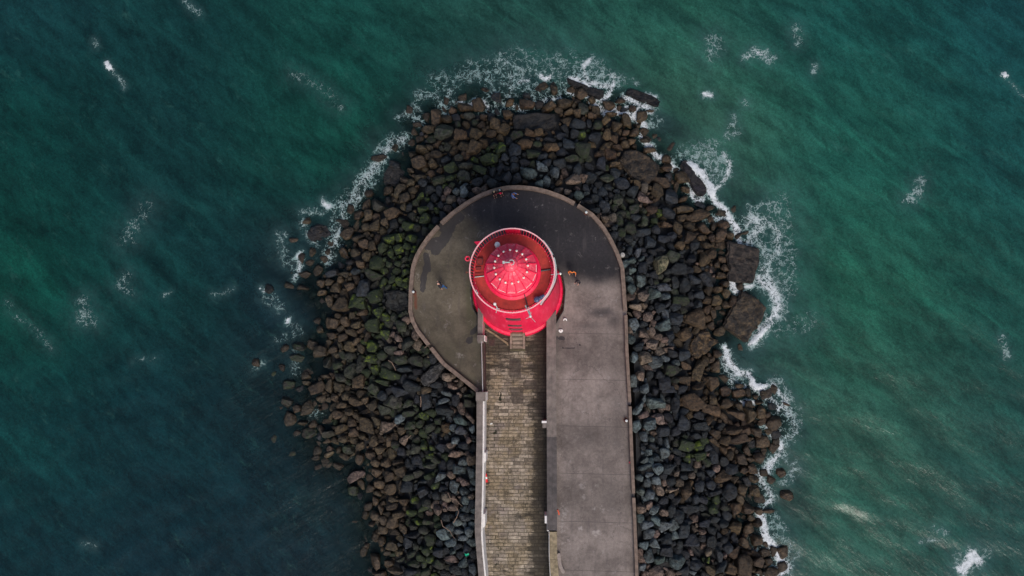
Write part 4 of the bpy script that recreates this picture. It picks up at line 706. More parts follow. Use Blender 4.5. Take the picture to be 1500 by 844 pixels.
# left pier wall with the white inner face
LO = [(698.8, 575), (698.6, 640), (697.5, 690), (697, 730), (696, 765), (696.5, 785), (699, 815), (701.6, 844), (706, 960)]
LI = [(707.6, 575), (707.2, 640), (706.8, 690), (706, 730), (705.2, 765), (704.8, 785), (707, 815), (709.8, 844), (714, 960)]
WZ = 1.15
def seglist(pts, z, s=.8): return resamp(wpoly(pts, z), s)
lw = empty('boundary_wall', W(702, 700, ROAD), 'long stone-capped wall with white painted inner face beside the causeway', 'wall')
A_, B_ = np.array(wpoly(LO, WZ)), np.array(wpoly(LI, WZ))
def dens(P, n=4):
    t = np.linspace(0, len(P) - 1, (len(P) - 1) * n + 1); i = np.minimum(t.astype(int), len(P) - 2); f = (t - i)[:, None]; return P[i] * (1 - f) + P[i + 1] * f
A_, B_ = dens(A_), dens(B_)
mb = MB(); mb.ribbon(A_, B_ - [.03, 0], -6.0, WZ - .12); mb.build('wall_body', m_rwall, lw)
mb = MB(); mb.ribbon(B_ - [.028, 0], B_ + [.14, 0], ROAD + .02, WZ - .125); mb.build('painted_face', m_white, lw)
mb = MB()
for s0 in range(0, len(A_) - 1):
    n_ = 3 if True else 1
    for q in range(n_):
        f0, f1 = q / n_ + .004, (q + 1) / n_ - .004; a0 = A_[s0] * (1 - f0) + A_[s0 + 1] * f0; a1 = A_[s0] * (1 - f1) + A_[s0 + 1] * f1; b0 = B_[s0] * (1 - f0) + B_[s0 + 1] * f0; b1 = B_[s0] * (1 - f1) + B_[s0 + 1] * f1
        mb.ribbon([a0 - [.04, 0], a1 - [.04, 0]], [b0 + [-.02, 0], b1 + [-.02, 0]], WZ - .12, WZ + random.uniform(-.01, .012))
mb.build('coping', m_cop, lw)
for (x0, y0, x1, y1) in ((707, 663, 712.5, 677), (706, 753, 711.3, 772)):
    c0 = W((x0 + x1) / 2 - 2.2, (y0 + y1) / 2, WZ - .3); MB().box((c0.x, c0.y, (ROAD + WZ - .3) / 2), (.55, (y1 - y0) / 14.2, WZ - .3 - ROAD), bev=.05).build('pilaster', m_white, lw)
c0 = W(703.5, 581, WZ); mb = MB().box((c0.x + .05, c0.y, WZ - .05), (.98, .95, .5), bev=.03); mb.build('end_pier_cap', m_cop, lw)
c1 = W(710.8, 581, WZ); MB().box((c1.x - .12, c1.y, (ROAD + WZ - .35) / 2), (.36, .9, WZ - .35 - ROAD), bev=.03).build('end_pier', m_white, lw)
# short wall beside the tower + its end pier
sw = empty('short_wall', W(705, 480, ROAD), 'short stone-capped wall with pale pink inner face touching the lighthouse', 'wall')
a = W(703.3, 480, .9); MB().box((a.x, a.y + .2, (ROAD + .9) / 2 - .02), (.42, 3.6, .9 - ROAD - .1)).build('wall_body', m_rwall, sw)
MB().box((a.x, a.y + .2, .9), (.5, 3.62, .12), bev=.02).build('coping', m_cop, sw)
MB().box((a.x + .25, a.y + .2, (ROAD + .82) / 2), (.05, 3.56, .82 - ROAD)).build('painted_face', plain('pale_pink_paint', (.52, .38, .40), .6, var=.1, scale=3), sw)
a = W(704, 495.5, 1.1); MB().box((a.x, a.y, 1.1), (.72, .68, .16), bev=.03).build('pier_cap', m_cop, sw)
MB().box((a.x + .12, a.y, (ROAD + 1.0) / 2), (.66, .56, 1.02 - ROAD)).build('end_pier', m_white, sw)
# railing between the two walls, on the terrace edge
rl = empty('iron_railing', W(706.5, 537, 0), 'thin pale handrail on iron posts along the terrace edge between the two wall piers', 'railing')
p0 = W(705.3, 500, 1.0); p1 = W(707.2, 574, 1.0)
MB().tube([p0, p1], .045, 8).build('handrail', plain('pale_rail', (.42, .40, .40), .5, var=.1), rl)
MB().tube([p0 - Vector((0, 0, .5)), p1 - Vector((0, 0, .5))], .03, 8).build('lower_rail', plain('red_brown_iron', (.075, .022, .02), .6, var=.3), rl)
pst = None
for q in range(7):
    t = (q + .03) / 6.06; c0 = p0.lerp(p1, t)
    if pst is None: pst = MB().tube([(c0.x, c0.y, .0), (c0.x, c0.y, 1.0)], .035, 8).build('post', plain('red_brown_iron', (.1, .03, .03)), rl); b0 = c0
    else: o = pst.copy(); C.objects.link(o); o.parent = rl; o.location = (c0.x - b0.x, c0.y - b0.y, 0)
# dark red-brown kerb face below the railing
a0, a1 = wpoly([(708.2, 499), (709, 575)], 0.0); mb = MB(); mb.ribbon([a0, a1], [(a0[0] + .1, a0[1]), (a1[0] + .1, a1[1])], ROAD + .02, .06); tag(mb.build('retaining_wall', plain('red_brown_wall', (.060, .026, .024), .8, var=.4)), 'dark red-brown retaining face under the thin railing', 'wall')
# right wall
rw = empty('coping_wall', W(808, 620, 0), 'broad low concrete wall between the paved causeway and the smooth walkway', 'wall')
RL = [(800.6, 470), (800.6, 560), (801, 640), (801.2, 700), (801.5, 777)]; RR_ = [(814.8, 454), (814.6, 560), (815.4, 640), (815.8, 700), (816, 777)]
A_, B_ = dens(np.array(wpoly(RL, .42)), 2), dens(np.array(wpoly(RR_, .42)), 2)
mb = MB(); mb.ribbon(A_ + [.03, 0], B_ - [.03, 0], -6, .30); mb.build('wall_body', m_rwall, rw)
for nm, i0, i1, m_ in (('coping', 0, 4, m_cop), ('coping', 4, len(A_) - 1, m_dcop)):
    mb = MB(); Bm = A_ * .45 + B_ * .55
    for s0 in range(i0, i1):
        mb.ribbon([A_[s0] * .996 + A_[s0 + 1] * .004, A_[s0 + 1]], [Bm[s0], Bm[s0 + 1]], .30, .42 + random.uniform(-.005, .01)); mb.ribbon([Bm[s0] + [.012, 0], Bm[s0 + 1] + [.012, 0]], [B_[s0], B_[s0 + 1]], .30, .40)
    o = mb.build(nm, m_, rw)
    if i0: o['label'] = 'darker lower length of the coping'
a = W(797.5, 621.7, .35); MB().box((a.x + .1, a.y, (ROAD + .35) / 2), (.62, .75, .35 - ROAD), bev=.03).build('buttress', m_cop, rw)
MB().box((a.x - .02, a.y + .24, .37), (.5, .22, .05)).build('buttress_top', m_white, rw)
a = W(799.5, 766.5, .3); MB().box((a.x + .1, a.y + .35, (ROAD + .3) / 2), (.4, .75, .3 - ROAD), bev=.02).build('white_pilaster', m_white, rw); MB().box((a.x + .22, a.y - .4, (ROAD + .2) / 2), (.2, .8, .2 - ROAD), bev=.02).build('white_pilaster', m_white, rw)
tw = empty('sandstone_wall', W(811, 820, 0), 'narrow wall of tan sandstone coping blocks at the foot of the walkway', 'wall')
TL = [(805, 779), (805, 800), (805.2, 820), (806.5, 844), (811, 900), (814, 960)]; TR2 = [(816, 779), (816, 800), (816.4, 820), (818.6, 844), (823, 900), (826, 960)]
A_, B_ = np.array(wpoly(TL, .4)), np.array(wpoly(TR2, .4))
for s0 in range(len(A_) - 1):
    A2, B2 = A_[s0:s0 + 2].copy(), B_[s0:s0 + 2].copy(); A2[0] += (A2[1] - A2[0]) * .015; B2[0] += (B2[1] - B2[0]) * .015
    MB().ribbon(A2, B2, -.6, .4 + random.uniform(-.015, .02)).build('coping_stone', m_tan, tw)
mb = MB(); mb.ribbon(A_ - [.06, 0], A_ - [.004, 0], ROAD + .01, .3); mb.build('painted_face', m_white, tw)
# curved kerb block
cv = [(818.6, 813), (819.2, 820), (820.2, 827), (822.2, 833), (825, 838)]
P = np.array(wpoly(cv, .3)); P = dens(P, 3); d = np.gradient(P, axis=0); d /= np.linalg.norm(d, axis=1)[:, None]; nr = np.stack([-d[:, 1], d[:, 0]], -1)
mb = MB(); mb.ribbon(P - nr * .17, P + nr * .17, .0, .3); mb.lathe([(.168, 0), (.168, .298), (.001, .2985)], 16, (P[0][0], P[0][1], 0)); mb.lathe([(.168, 0), (.168, .298), (.001, .2985)], 16, (P[-1][0], P[-1][1], 0))
tag(mb.build('curved_kerb', plain('kerb_concrete', (.27, .225, .20), .8, var=.15)), 'pale curved kerb block lying beside the tan coping stones', 'kerb')

# moat of rubble in the octagonal gap round the tower and its thin kerb
TB = W(758.5, 427, -1.0); TX, TY = TB.x, TB.y
o8 = wpoly(OCT, -.6); mb = MB(); mb.prism(wpoly([(812, 474)] + OCT[1:-1] + [(705, 474)], -.62), -2.3, -.62)
m_, nn, l, b = mat('moat_litter'); k = N(m_.node_tree); p = k.pos(); c = k.mix(k.step(k.noise(p, 2.4, 7, .75), .35, .65), (.05, .042, .025), (.34, .25, .16)); c = k.mix(k.step(k.noise(p, 5, 4, .7), .55, .66), c, (.10, .035, .02)); c = k.mix(k.step(k.noise(p, 6.1, 4, .6), .66, .7), c, (.34, .32, .28)); l.new(c, b.inputs['Base Color']); b.inputs['Roughness'].default_value = .9; l.new(k.bump(k.noise(p, 7, 6, .7), 1, .1), b.inputs['Normal'])
tag(mb.build('moat_ground', m_), kind='structure')
mb = MB(); ok_ = wpoly(OCT, .09); oi = wpoly([(758.5 + (x - 758.5) * .985, 425 + (y - 425) * .985) for x, y in OCT], .09)
mb.ribbon(ok_, oi, -.4, .10); tag(mb.build('gutter_kerb', plain('dark_kerb', (.018, .017, .019), .6, var=.3)), 'thin dark kerb of straight lengths round the foot of the red tower', 'kerb')
# pale kerb line and hatch on the road in front of the tower
mb = MB(); a = wpoly([(709, 479), (722, 487), (744, 502), (745, 506)], ROAD + .12); bb_ = wpoly([(708, 481.5), (721, 489.5), (742.5, 504.5), (742.5, 507)], ROAD + .12); mb.ribbon(a, bb_, ROAD - .1, ROAD + .12); tag(mb.build('angled_kerb', m_tan), 'weathered tan kerb slanting from the wall to the lighthouse steps', 'kerb')
a = W(720.5, 502.5, ROAD); hb = empty('drain_cover', (a.x, a.y, ROAD), 'dark red-brown square cover on the paving near the lighthouse steps', 'cover')
MB().box((a.x, a.y, ROAD + .02), (.62, .62, .05), bev=.01).build('cover_plate', plain('rust_plate', (.045, .022, .018), .6, var=.4), hb); mb = MB()
for sx_, sy_, w_, h_ in ((0, .34, .74, .05), (0, -.34, .74, .05), (.345, 0, .05, .63), (-.345, 0, .05, .63)): mb.box((a.x + sx_, a.y + sy_, ROAD + .015), (w_, h_, .06))
mb.build('cover_frame', m_rwall, hb)
# ------------------------------------------------------------------ lighthouse
def redmat(name, col, rough, wear, streak):
    m, nn, l, b = mat(name); k = N(m.node_tree); p = k.pos()
    n1 = k.noise(k.map(p, scale=(1.8, 1.8, .22)), 1.5, 8, .75, .6); n2 = k.noise(p, 5, 6, .7)
    c = k.mix(k.step(n1, .3, .7), tuple(q * .86 for q in col), col); c = k.mix(k.math('MULTIPLY', k.step(n1, .5, .8), streak), c, wear); c = k.mix(k.math('MULTIPLY', k.step(n2, .6, .8), streak * .8), c, wear)
    l.new(c, b.inputs['Base Color']); b.inputs['Roughness'].default_value = rough; b.inputs['Specular IOR Level'].default_value = .4
    rz = k('ShaderNodeSeparateXYZ', ins={0: p}); course = k.step(k.math('ABSOLUTE', k.math('SUBTRACT', k.math('FRACT', k.math('DIVIDE', rz.outputs[2], .42)), .5)), 0, .06)
    l.new(k.bump(k.math('ADD', k.math('MULTIPLY', course, .6), n2), .35, .03), b.inputs['Normal']); return m
m_red = redmat('tower_red', (.88, .007, .070), .45, (.92, .15, .27), .75)
m_pink = redmat('dome_red', (.97, .07, .13), .25, (.97, .42, .44), .9)
m_rail = plain('rail_pink', (.92, .46, .48), .45, var=.15, scale=8)
m_bal = plain('baluster_red', (.66, .012, .05), .5, var=.1)
m_floor = plain('gallery_floor_red', (.42, .034, .026), .7, var=.2, scale=2.4, dirt=(.30, .026, .020))
m_dark = plain('dark_metal', (.03, .03, .035), .5, var=.2); m_wht = plain('white_enamel', (.80, .82, .78), .35, var=.05)
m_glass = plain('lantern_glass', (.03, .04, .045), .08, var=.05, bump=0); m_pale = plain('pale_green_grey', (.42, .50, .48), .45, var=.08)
m_cream = plain('cream_knob', (.80, .74, .68), .5, var=.1); m_step = plain('step_stone', (.26, .20, .155), .85, var=.25, scale=3, dirt=(.14, .11, .08)); m_brown = plain('brown_iron', (.16, .05, .03), .6, var=.3)
LH = empty('lighthouse', (TX, TY, ROAD), 'squat bright red lighthouse with a round gallery and domed lantern at the pier end', 'lighthouse')
GZ = 14.4; c0 = (TX, TY, 0)
MB().lathe([(4.46, ROAD), (4.46, -.1), (4.40, 1.0), (4.22, 4.0), (3.98, 7.5), (3.74, 10.5), (3.52, 12.6), (3.30, 13.3), (3.20, 13.9), (3.29, 14.1), (3.29, 14.28)], 96, c0).build('tower', m_red, LH, True, angle=25)
a0 = -PI / 2 + .17; MB().lathe([(4.47, ROAD), (4.80, ROAD), (4.78, -.35), (4.70, -.2), (4.47, -.12)], 88, c0, a0, a0 + 2 * PI - .34).build('plinth', m_red, LH, True, angle=25)
MB().lathe([(1.5, GZ - .1), (3.30, GZ - .1), (3.30, GZ), (1.5, GZ + .012)], 96, c0).build('gallery_floor', m_floor, LH)
# window openings above the door
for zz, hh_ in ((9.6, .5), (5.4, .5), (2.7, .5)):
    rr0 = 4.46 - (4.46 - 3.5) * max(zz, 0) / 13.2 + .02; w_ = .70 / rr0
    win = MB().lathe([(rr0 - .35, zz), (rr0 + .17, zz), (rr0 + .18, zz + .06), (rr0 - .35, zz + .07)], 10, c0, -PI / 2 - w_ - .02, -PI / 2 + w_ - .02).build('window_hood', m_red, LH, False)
    MB().lathe([(rr0 - .3, zz + .075), (rr0 + .10, zz + .075), (rr0 + .09, zz + .12), (rr0 + .005, zz + 1.15), (rr0 - .3, zz + 1.15)], 8, c0, -PI / 2 - w_ * .95 - .02, -PI / 2 + w_ * .95 - .02).build('shade_pane', m_glass, win)  # dark window strip, its foot standing for shade at the recess back
dr_ = MB().box((TX + .0, TY - 4.45, ROAD + 2.0), (1.1, .14, 2.0), bev=.02).build('door', m_brown, LH); MB().ball((TX + .4, TY - 4.54, ROAD + 1.9), .04).build('handle', m_dark, dr_)
# railing
ZR = GZ + 1.22; RRr = 3.56
gr = MB().lathe([(RRr - .05, ZR - .04), (RRr + .05, ZR - .04), (RRr + .05, ZR + .04), (RRr - .05, ZR + .04), (RRr - .05, ZR - .04)], 96, c0).build('gallery_railing', m_rail, LH, True)
MB().lathe([(3.28, GZ + .02), (3.34, GZ + .02), (3.34, GZ + .10), (3.28, GZ + .10), (3.28, GZ + .02)], 96, c0).build('lower_ring', m_bal, gr, True)
bal = None; NBAL = 88
for q in range(NBAL):
    if bal is None: bal = MB().tube([(TX + 3.31, TY, GZ + .06), (TX + RRr, TY, ZR)], .028, 5).build('baluster', m_bal, gr); bal0 = bal
    else: o = bal0.copy(); C.objects.link(o); o.parent = gr; o.rotation_euler = (0, 0, 2 * PI * q / NBAL)
    if q % 2 == 0:
        pass
MB().lathe([(3.40, GZ + .06), (RRr + .055, ZR - .05), (RRr + .025, ZR - .05), (3.37, GZ + .06)], 10, c0, PI / 2 - .19, PI / 2 + .17).build('gate_panel', m_red, gr)
kb = None
for q in range(44):
    if kb is None: kb = MB().ball((TX + 3.31, TY, GZ + .12), .035, 6).build('foot_boss', m_rail, gr)
    else: o = kb.copy(); C.objects.link(o); o.parent = gr; o.rotation_euler = (0, 0, 2 * PI * q / 44)
# lantern
LZ = 16.7; NS = 16; OFF = PI / 16
lan = MB().lathe([(2.42, GZ + .01), (2.42, GZ + .22), (2.18, GZ + .34), (2.12, 15.35), (1.95, 15.4), (.1, 15.45)], 48, c0).build('lantern', m_red, LH, True, angle=25)
MB().lathe([(1.93, 15.4), (1.93, LZ - .1)], NS, c0, off=OFF).build('glazing', m_glass, lan)
bar = None
for q in range(NS):
    a = OFF + 2 * PI * q / NS
    if bar is None: bar = MB().tube([(TX + 1.96 * math.cos(a), TY + 1.96 * math.sin(a), 15.38), (TX + 1.96 * math.cos(a), TY + 1.96 * math.sin(a), LZ - .05)], .04, 6).build('glazing_bar', m_pink, lan)
    else: o = bar.copy(); C.objects.link(o); o.parent = lan; o.rotation_euler = (0, 0, 2 * PI * q / NS)
domeP = [(1.9, LZ - .12), (2.08, LZ - .12), (2.12, LZ), (2.07, LZ + .07), (1.44, LZ + .86), (1.40, LZ + 1.00), (1.32, LZ + 1.02), (1.24, LZ + 1.10), (1.08, LZ + 1.38), (.86, LZ + 1.62), (.64, LZ + 1.76), (.60, LZ + 1.78), (.60, LZ + 2.10), (.52, LZ + 2.28), (.28, LZ + 2.45), (.10, LZ + 2.52), (.01, LZ + 2.55)]
dome = MB().lathe(domeP, NS, c0, off=OFF).build('dome', m_pink, lan)
mb = MB()
for q in range(NS):
    a = OFF + 2 * PI * q / NS; f = lambda r, z: (TX + r * math.cos(a), TY + r * math.sin(a), z)
    mb.tube([f(2.08, LZ + .05), f(1.42, LZ + .95)], .045, 5); mb.tube([f(1.36, LZ + 1.03), f(1.08, LZ + 1.38), f(.86, LZ + 1.62), f(.62, LZ + 1.78)], .03, 5)
# seam ribs belong to the dome's own surface
mb.build('dome_seam', m_red, LH).parent = dome
bl = None
for q in range(NS):
    a = 2 * PI * q / NS + .06; 
    if bl is None: bl = MB().ball((TX + 1.36 * math.cos(a), TY + 1.36 * math.sin(a), LZ + 1.12), .10, 10).build('ball_vent', m_cream, lan)
    else: o = bl.copy(); C.objects.link(o); o.parent = lan; o.rotation_euler = (0, 0, 2 * PI * q / NS)
MB().ball((TX, TY, LZ + 2.75), .26, 14).build('finial', m_pink, lan, True)
vn = MB().tube([(TX, TY, LZ + 2.9), (TX, TY, LZ + 3.35)], .025, 6); vn.box((TX - .28, TY + .03, LZ + 3.3), (.55, .09, .03)); vn.box((TX - .5, TY + .03, LZ + 3.31), (.16, .22, .03))
vn.lathe([(.17, 0), (.23, 0), (.23, .05), (.17, .05), (.17, 0)], 14, (TX + .12, TY + .02, LZ + 3.28), -PI * .55, PI * .75); vn.build('wind_vane', m_pale, lan)
# white drip bars on the south-east eaves
for q in (9, 10, 11, 12, 13, 14, 15):
    a = OFF + 2 * PI * q / NS + .05; a2 = OFF + 2 * PI * (q + 1) / NS - .05; z = LZ + .13; r = 2.05
    MB().tube([(TX + r * math.cos(a), TY + r * math.sin(a), z), (TX + r * math.cos(a2), TY + r * math.sin(a2), z)], .020, 6).build('eaves_bar', m_wht, lan)
# ---- equipment on the gallery (lifted on and bolted: things of their own)
def gp(px, py, z): return W(px, py, z)
a = gp(728.5, 358, GZ + .9); t = empty('vent_housing', (a.x, a.y, GZ), 'white domed cylinder leaning on the red lantern at the gallery', 'vent')
MB().lathe([(.24, GZ + .01), (.24, GZ + .75), (.22, GZ + .9), (.12, GZ + .99), (.001, GZ + 1.02)], 20, (a.x, a.y, 0)).build('domed_cylinder', m_wht, t, True); MB().tube([(a.x + .05, a.y - .1, GZ + .6), (a.x + .28, a.y - .62, GZ + .5)], .12, 10).build('duct', plain('grey_duct', (.45, .46, .44), .4), t)
a = gp(787, 438.5, GZ + .4); d_ = (gp(797, 433, GZ + .4) - a); t = empty('fog_signal', (a.x, a.y, GZ), 'blue-grey horn-shaped fog signal lying on the red gallery floor', 'fog signal')
m_bl = plain('blue_grey_paint', (.10, .14, .26), .45, var=.15); MB().tube([a, a + d_ * .35, a + d_ * 1.05], .17, 14, .13).build('barrel', m_bl, t, True); mb = MB(); mb.ball(a - d_ * .06, .27, 16, .8); mb.build('horn', m_bl, t, True)
MB().tube([a + d_ * 1.0, a + d_ * 1.35 + Vector((0, .0, .35))], .03, 6).build('cable', m_dark, t); MB().box((a.x + d_.x * .5, a.y + d_.y * .5, GZ + .14), (.5, .3, .26), bev=.02).build('cradle', m_dark, t)
def cabin(px, py, z, sx_, sy_, sz_, nm, lb, m_):
    a = gp(px, py, z + sz_); t = empty(nm, (a.x, a.y, z), lb, 'cabinet'); MB().box((a.x, a.y, z + sz_ / 2), (sx_, sy_, sz_), bev=.02).build('case', m_, t); mb = MB()
    for u_ in (-1, 1): mb.box((a.x + u_ * sx_ * .45, a.y, z + sz_ + .012), (.03, sy_ * .9, .02)); mb.box((a.x, a.y + u_ * sy_ * .45, z + sz_ + .012), (sx_ * .86, .03, .02))
    mb.build('lid_frame', m_dark, t)
m_cr = plain('cabinet_red', (.24, .022, .016), .6, var=.2)
cabin(703, 383, GZ + .012, .55, .55, .28, 'gallery_cabinet', 'square red-brown cabinet on the west gallery floor, beside the railing', m_cr); cabin(701, 393, GZ + .012, .45, .22, .14, 'gallery_box', 'low red-brown box just below the square gallery cabinet', m_cr)
def rods(nm, lb, cat, segs, balls, m_, base):
    t = empty(nm, base, lb, cat)
    for i_, (p_, q_, r_) in enumerate(segs): MB().tube([p_, q_], r_, 6).build('rod', m_, t)
    for p_, r_ in balls: MB().ball(p_, r_, 10).build('globe', m_wht, t)
    return t
rods('floor_pipe', 'thin pale pipe crossing the west gallery floor above two brown strips', 'pipe', [(gp(695.5, 406, GZ + .12), gp(709, 404.5, GZ + .12), .045)], [], m_pale, gp(702, 405, GZ))
t = empty('floor_conduit', gp(797, 396, GZ), 'black conduit across the east gallery floor', 'conduit'); MB().tube([gp(790, 397.3, GZ + .1), gp(807, 394.7, GZ + .1)], .07, 8).build('conduit_pipe', m_dark, t); MB().ball(gp(790, 397, GZ + .12), .09).build('elbow', m_pale, t)
t = empty('floor_conduit', gp(771, 440, GZ), 'black conduit running over the south gallery floor from the lantern', 'conduit'); MB().tube([gp(768, 431, GZ + .35), gp(770, 438, GZ + .1), gp(773, 450, GZ + .1)], .05, 8).build('conduit_pipe', m_dark, t)
t = empty('floor_conduit', gp(702, 400, GZ), 'dark brown flat conduit beside the pale pipe, west gallery floor', 'conduit'); MB().box(gp(703, 400.5, GZ + .06), (.85, .1, .08), .05).build('conduit_strip', m_cr, t)
# antennas on the rail
a = gp(770.5, 450, ZR); e_ = gp(777, 463.5, ZR + .1); t = rods('weather_mast', 'pale weather mast with star-shaped head reaching out over the south railing', 'mast', [(gp(769.5, 447.5, ZR - .2), e_, .06), (a + Vector((.22, 0, 0)), e_, .035), (e_, e_ + Vector((.42, -.50, .1)), .022), (e_, e_ + Vector((-.38, -.22, .1)), .02), (e_, e_ + Vector((.06, .35, .3)), .022)], [(e_, .12)], m_pale, (a.x, a.y, GZ))
b1 = gp(724.8, 445.3, ZR + .5); rods('rail_light', 'white globe on a bent rod inside the south-west railing', 'lamp', [(b1, gp(728.5, 451, ZR), .035), (gp(728.5, 451, ZR), gp(726.5, 458.5, ZR - .2), .03), (gp(727, 452, ZR), gp(732, 453, ZR - .1), .05)], [(b1, .135)], m_pale, gp(728, 452, GZ))
b1 = gp(820.8, 401, ZR); rods('rail_light', 'small white globe on a long rod outside the east railing', 'lamp', [(gp(807, 402.5, ZR - .1), b1, .03)], [(b1, .10)], m_pale, gp(812, 402, GZ))
rods('rail_bracket', 'small pale clamp fixed to the south-west railing', 'bracket', [(gp(697, 425, ZR - .1), gp(700, 431, ZR - .3), .06), (gp(700, 428, ZR), gp(698, 431, ZR), .04)], [], m_pale, gp(699, 428, GZ))
# light conduits curving outside the east rail
def arc(name, lb, pts):
    P = resamp([(p_[0], p_[1]) for p_ in pts], 4); q = [gp(x, y, ZR - .05) for x, y in P]; t = empty(name, q[0], lb, 'conduit')
    MB().tube(q, .075, 8).build('tube', m_pale, t, True); MB().tube([v_ + Vector((.13, -.07, -.06)) for v_ in q], .03, 6).build('cable', m_dark, t, True)
    for f_ in (.2, .5, .8): 
        v_ = q[int(f_ * (len(q) - 1))]; c_ = Vector((TX, TY, v_.z)); dd_ = (v_ - c_).normalized(); MB().tube([v_, c_ + dd_ * (RRr - .02)], .025, 6).build('clip', m_dark, t)
arc('rail_conduit', 'pale tube bent round the outside of the north-east railing, shorter of two', [(795, 352.5), (799, 357), (804, 364), (809.5, 373.5)])
arc('rail_conduit', 'long pale tube curving round the outside of the south-east railing', [(811.3, 377.5), (814, 390), (814.5, 402), (812.5, 412), (808.5, 421), (802.5, 432), (796, 440), (791.5, 446.5)])
# west side: red ring lamp, triangular bracket
a = gp(685, 379, GZ + .6); t = empty('ring_lamp', (a.x, a.y, GZ), 'red round lamp on a bracket outside the west railing', 'lamp')
mb = MB(); mb.lathe([(.12, -.12), (.22, -.12), (.24, .1), (.17, .16), (.12, .1), (.12, -.12)], 18, (a.x, a.y, a.z)); mb.build('lamp_ring', m_pink, t, True); MB().lathe([(.001, -.1), (.115, -.1), (.10, .02), (.001, .05)], 14, a).build('lens', m_glass, t, True)
MB().box((a.x + .03, a.y - .05, a.z - .3), (.42, .36, .3), bev=.03).build('lamp_box', m_dark, t); e_ = Vector((TX - 3.4, a.y - .1, a.z - .2)); MB().tube([a - Vector((0, .05, .2)), e_], .05, 8).build('arm', m_red, t)
a = gp(699.5, 357.5, GZ + .3); t = empty('wall_bracket', (a.x, a.y, GZ - .5), 'red triangular bracket jutting out north-west below the railing', 'bracket')
mb = MB(); P = [gp(694.5, 354.5, GZ), gp(704, 353.5, GZ), gp(702, 361.5, GZ)]; mb.prism([(v_.x, v_.y) for v_ in P], GZ - .5, GZ + .05); mb.build('bracket_plate', m_red, t); MB().tube([P[2] - Vector((0, 0, .4)), Vector((TX - 2.5, TY + 2.3, 13.4))], .06, 6).build('strut', m_red, t)
a = gp(684, 399.5, GZ - .3); t = rods('wall_bracket', 'small rusty bracket outside the west railing below the red ring lamp', 'bracket', [(gp(682.5, 399, GZ - .3), gp(693, 398, GZ - .3), .05), (gp(683, 397.8, GZ - .3), gp(683, 400.8, GZ - .3), .06)], [], m_brown, a)
# steps up to the door (road side)
stp = empty('stone_steps', W(758.5, 505, ROAD), 'tan stone steps with side cheeks climbing to the lighthouse door', 'steps')
sA = W(747.6, 509, ROAD); sB = W(769.5, 509, ROAD); yb = TY - 4.42; yf = W(758, 511, ROAD + .9).y; sw_ = sB.x - sA.x; cx_ = (sA.x + sB.x) / 2; nst = 4; dy = (yb - yf) / nst
for q in range(nst):
    zt = ROAD + .30 * (q + 1) + .45; MB().box((cx_, yb - dy * (nst - q - .5), (zt + ROAD - .1) / 2), (sw_ - .5 - .02, dy - .07, zt - ROAD + .1), bev=.015).build('step', m_step, stp)
for u_ in (-1, 1): mb = MB(); x0 = cx_ + u_ * (sw_ / 2 - .125); mb.ribbon([(x0 - .12, yf), (x0 - .12, yb)], [(x0 + .12, yf), (x0 + .12, yb)], ROAD - .1, ROAD + 1.22); mb.build('cheek', m_step, stp)
mb = MB(); mb.box((cx_, yf - .12, ROAD + .2), (sw_, .22, .42), bev=.02); mb.build('bottom_step', plain('mossy_step', (.10, .085, .05), .9, var=.3), stp)

# ------------------------------------------------------------------ small things
def marker(px, py, lb):
    a = W(px, py, .55); t = empty('mooring_post', (a.x, a.y, 0), lb, 'post', 'white-topped posts beside the parapet'); m_rust = plain('rusty_iron', (.06, .018, .012), .8, var=.4)
    MB().lathe([(.24, .004), (.24, .05), (.13, .09), (.10, .14), (.10, .42), (.001, .43)], 16, (a.x, a.y, 0)).build('base', m_rust, t, True); MB().lathe([(.12, .40), (.14, .44), (.14, .52), (.10, .57), (.001, .585)], 16, (a.x, a.y, 0)).build('cap', plain('cap_white', (.55, .60, .60), .5, var=.1), t, True)
marker(605.2, 427.5, 'white-topped rusty post beside the west parapet with a long rust streak'); marker(917.8, 616.6, 'white-topped rusty post beside the straight east parapet'); marker(858.8, 310.8, 'white-topped post beside the north-east bend of the parapet')
a = W(912, 373.5, .2); t = empty('round_fitting', (a.x, a.y, 0), 'pale grey round fitting just outside the east bend of the parapet', 'fitting'); MB().lathe([(.17, -.6), (.17, .1), (.26, .16), (.22, .34), (.001, .38)], 14, (a.x, a.y, 0)).build('housing', plain('pale_grey', (.33, .32, .30), .7), t, True); MB().tube([(a.x, a.y, .1), (a.x - .35, a.y, .1)], .04).build('arm', m_dark, t)
for px, py, lb, kk in ((821.5, 484.3, 'white D-shaped floodlight on the walkway, lower of the pair', 0), (827.8, 468.8, 'white crescent-shaped floodlight on the walkway, nearer the tower kerb', 1)):
    a = W(px, py, .2); t = empty('floodlight', (a.x, a.y, 0), lb, 'floodlight'); mb = MB()
    if kk: mb.lathe([(.06, .004), (.20, .004), (.20, .14), (.10, .18), (.06, .14), (.06, .004)], 14, (a.x, a.y, 0), -.5, PI * 1.15)
    else: mb.lathe([(.001, .16), (.22, .16), (.23, .12), (.22, .004)], 16, (a.x, a.y, 0), PI * .98, PI * 2.08); mb.box((a.x, a.y + .05, .09), (.42, .14, .15), bev=.03)
    mb.build('housing', m_wht, t, True); MB().ball((a.x, a.y, .15), .05).build('lens', m_dark, t)
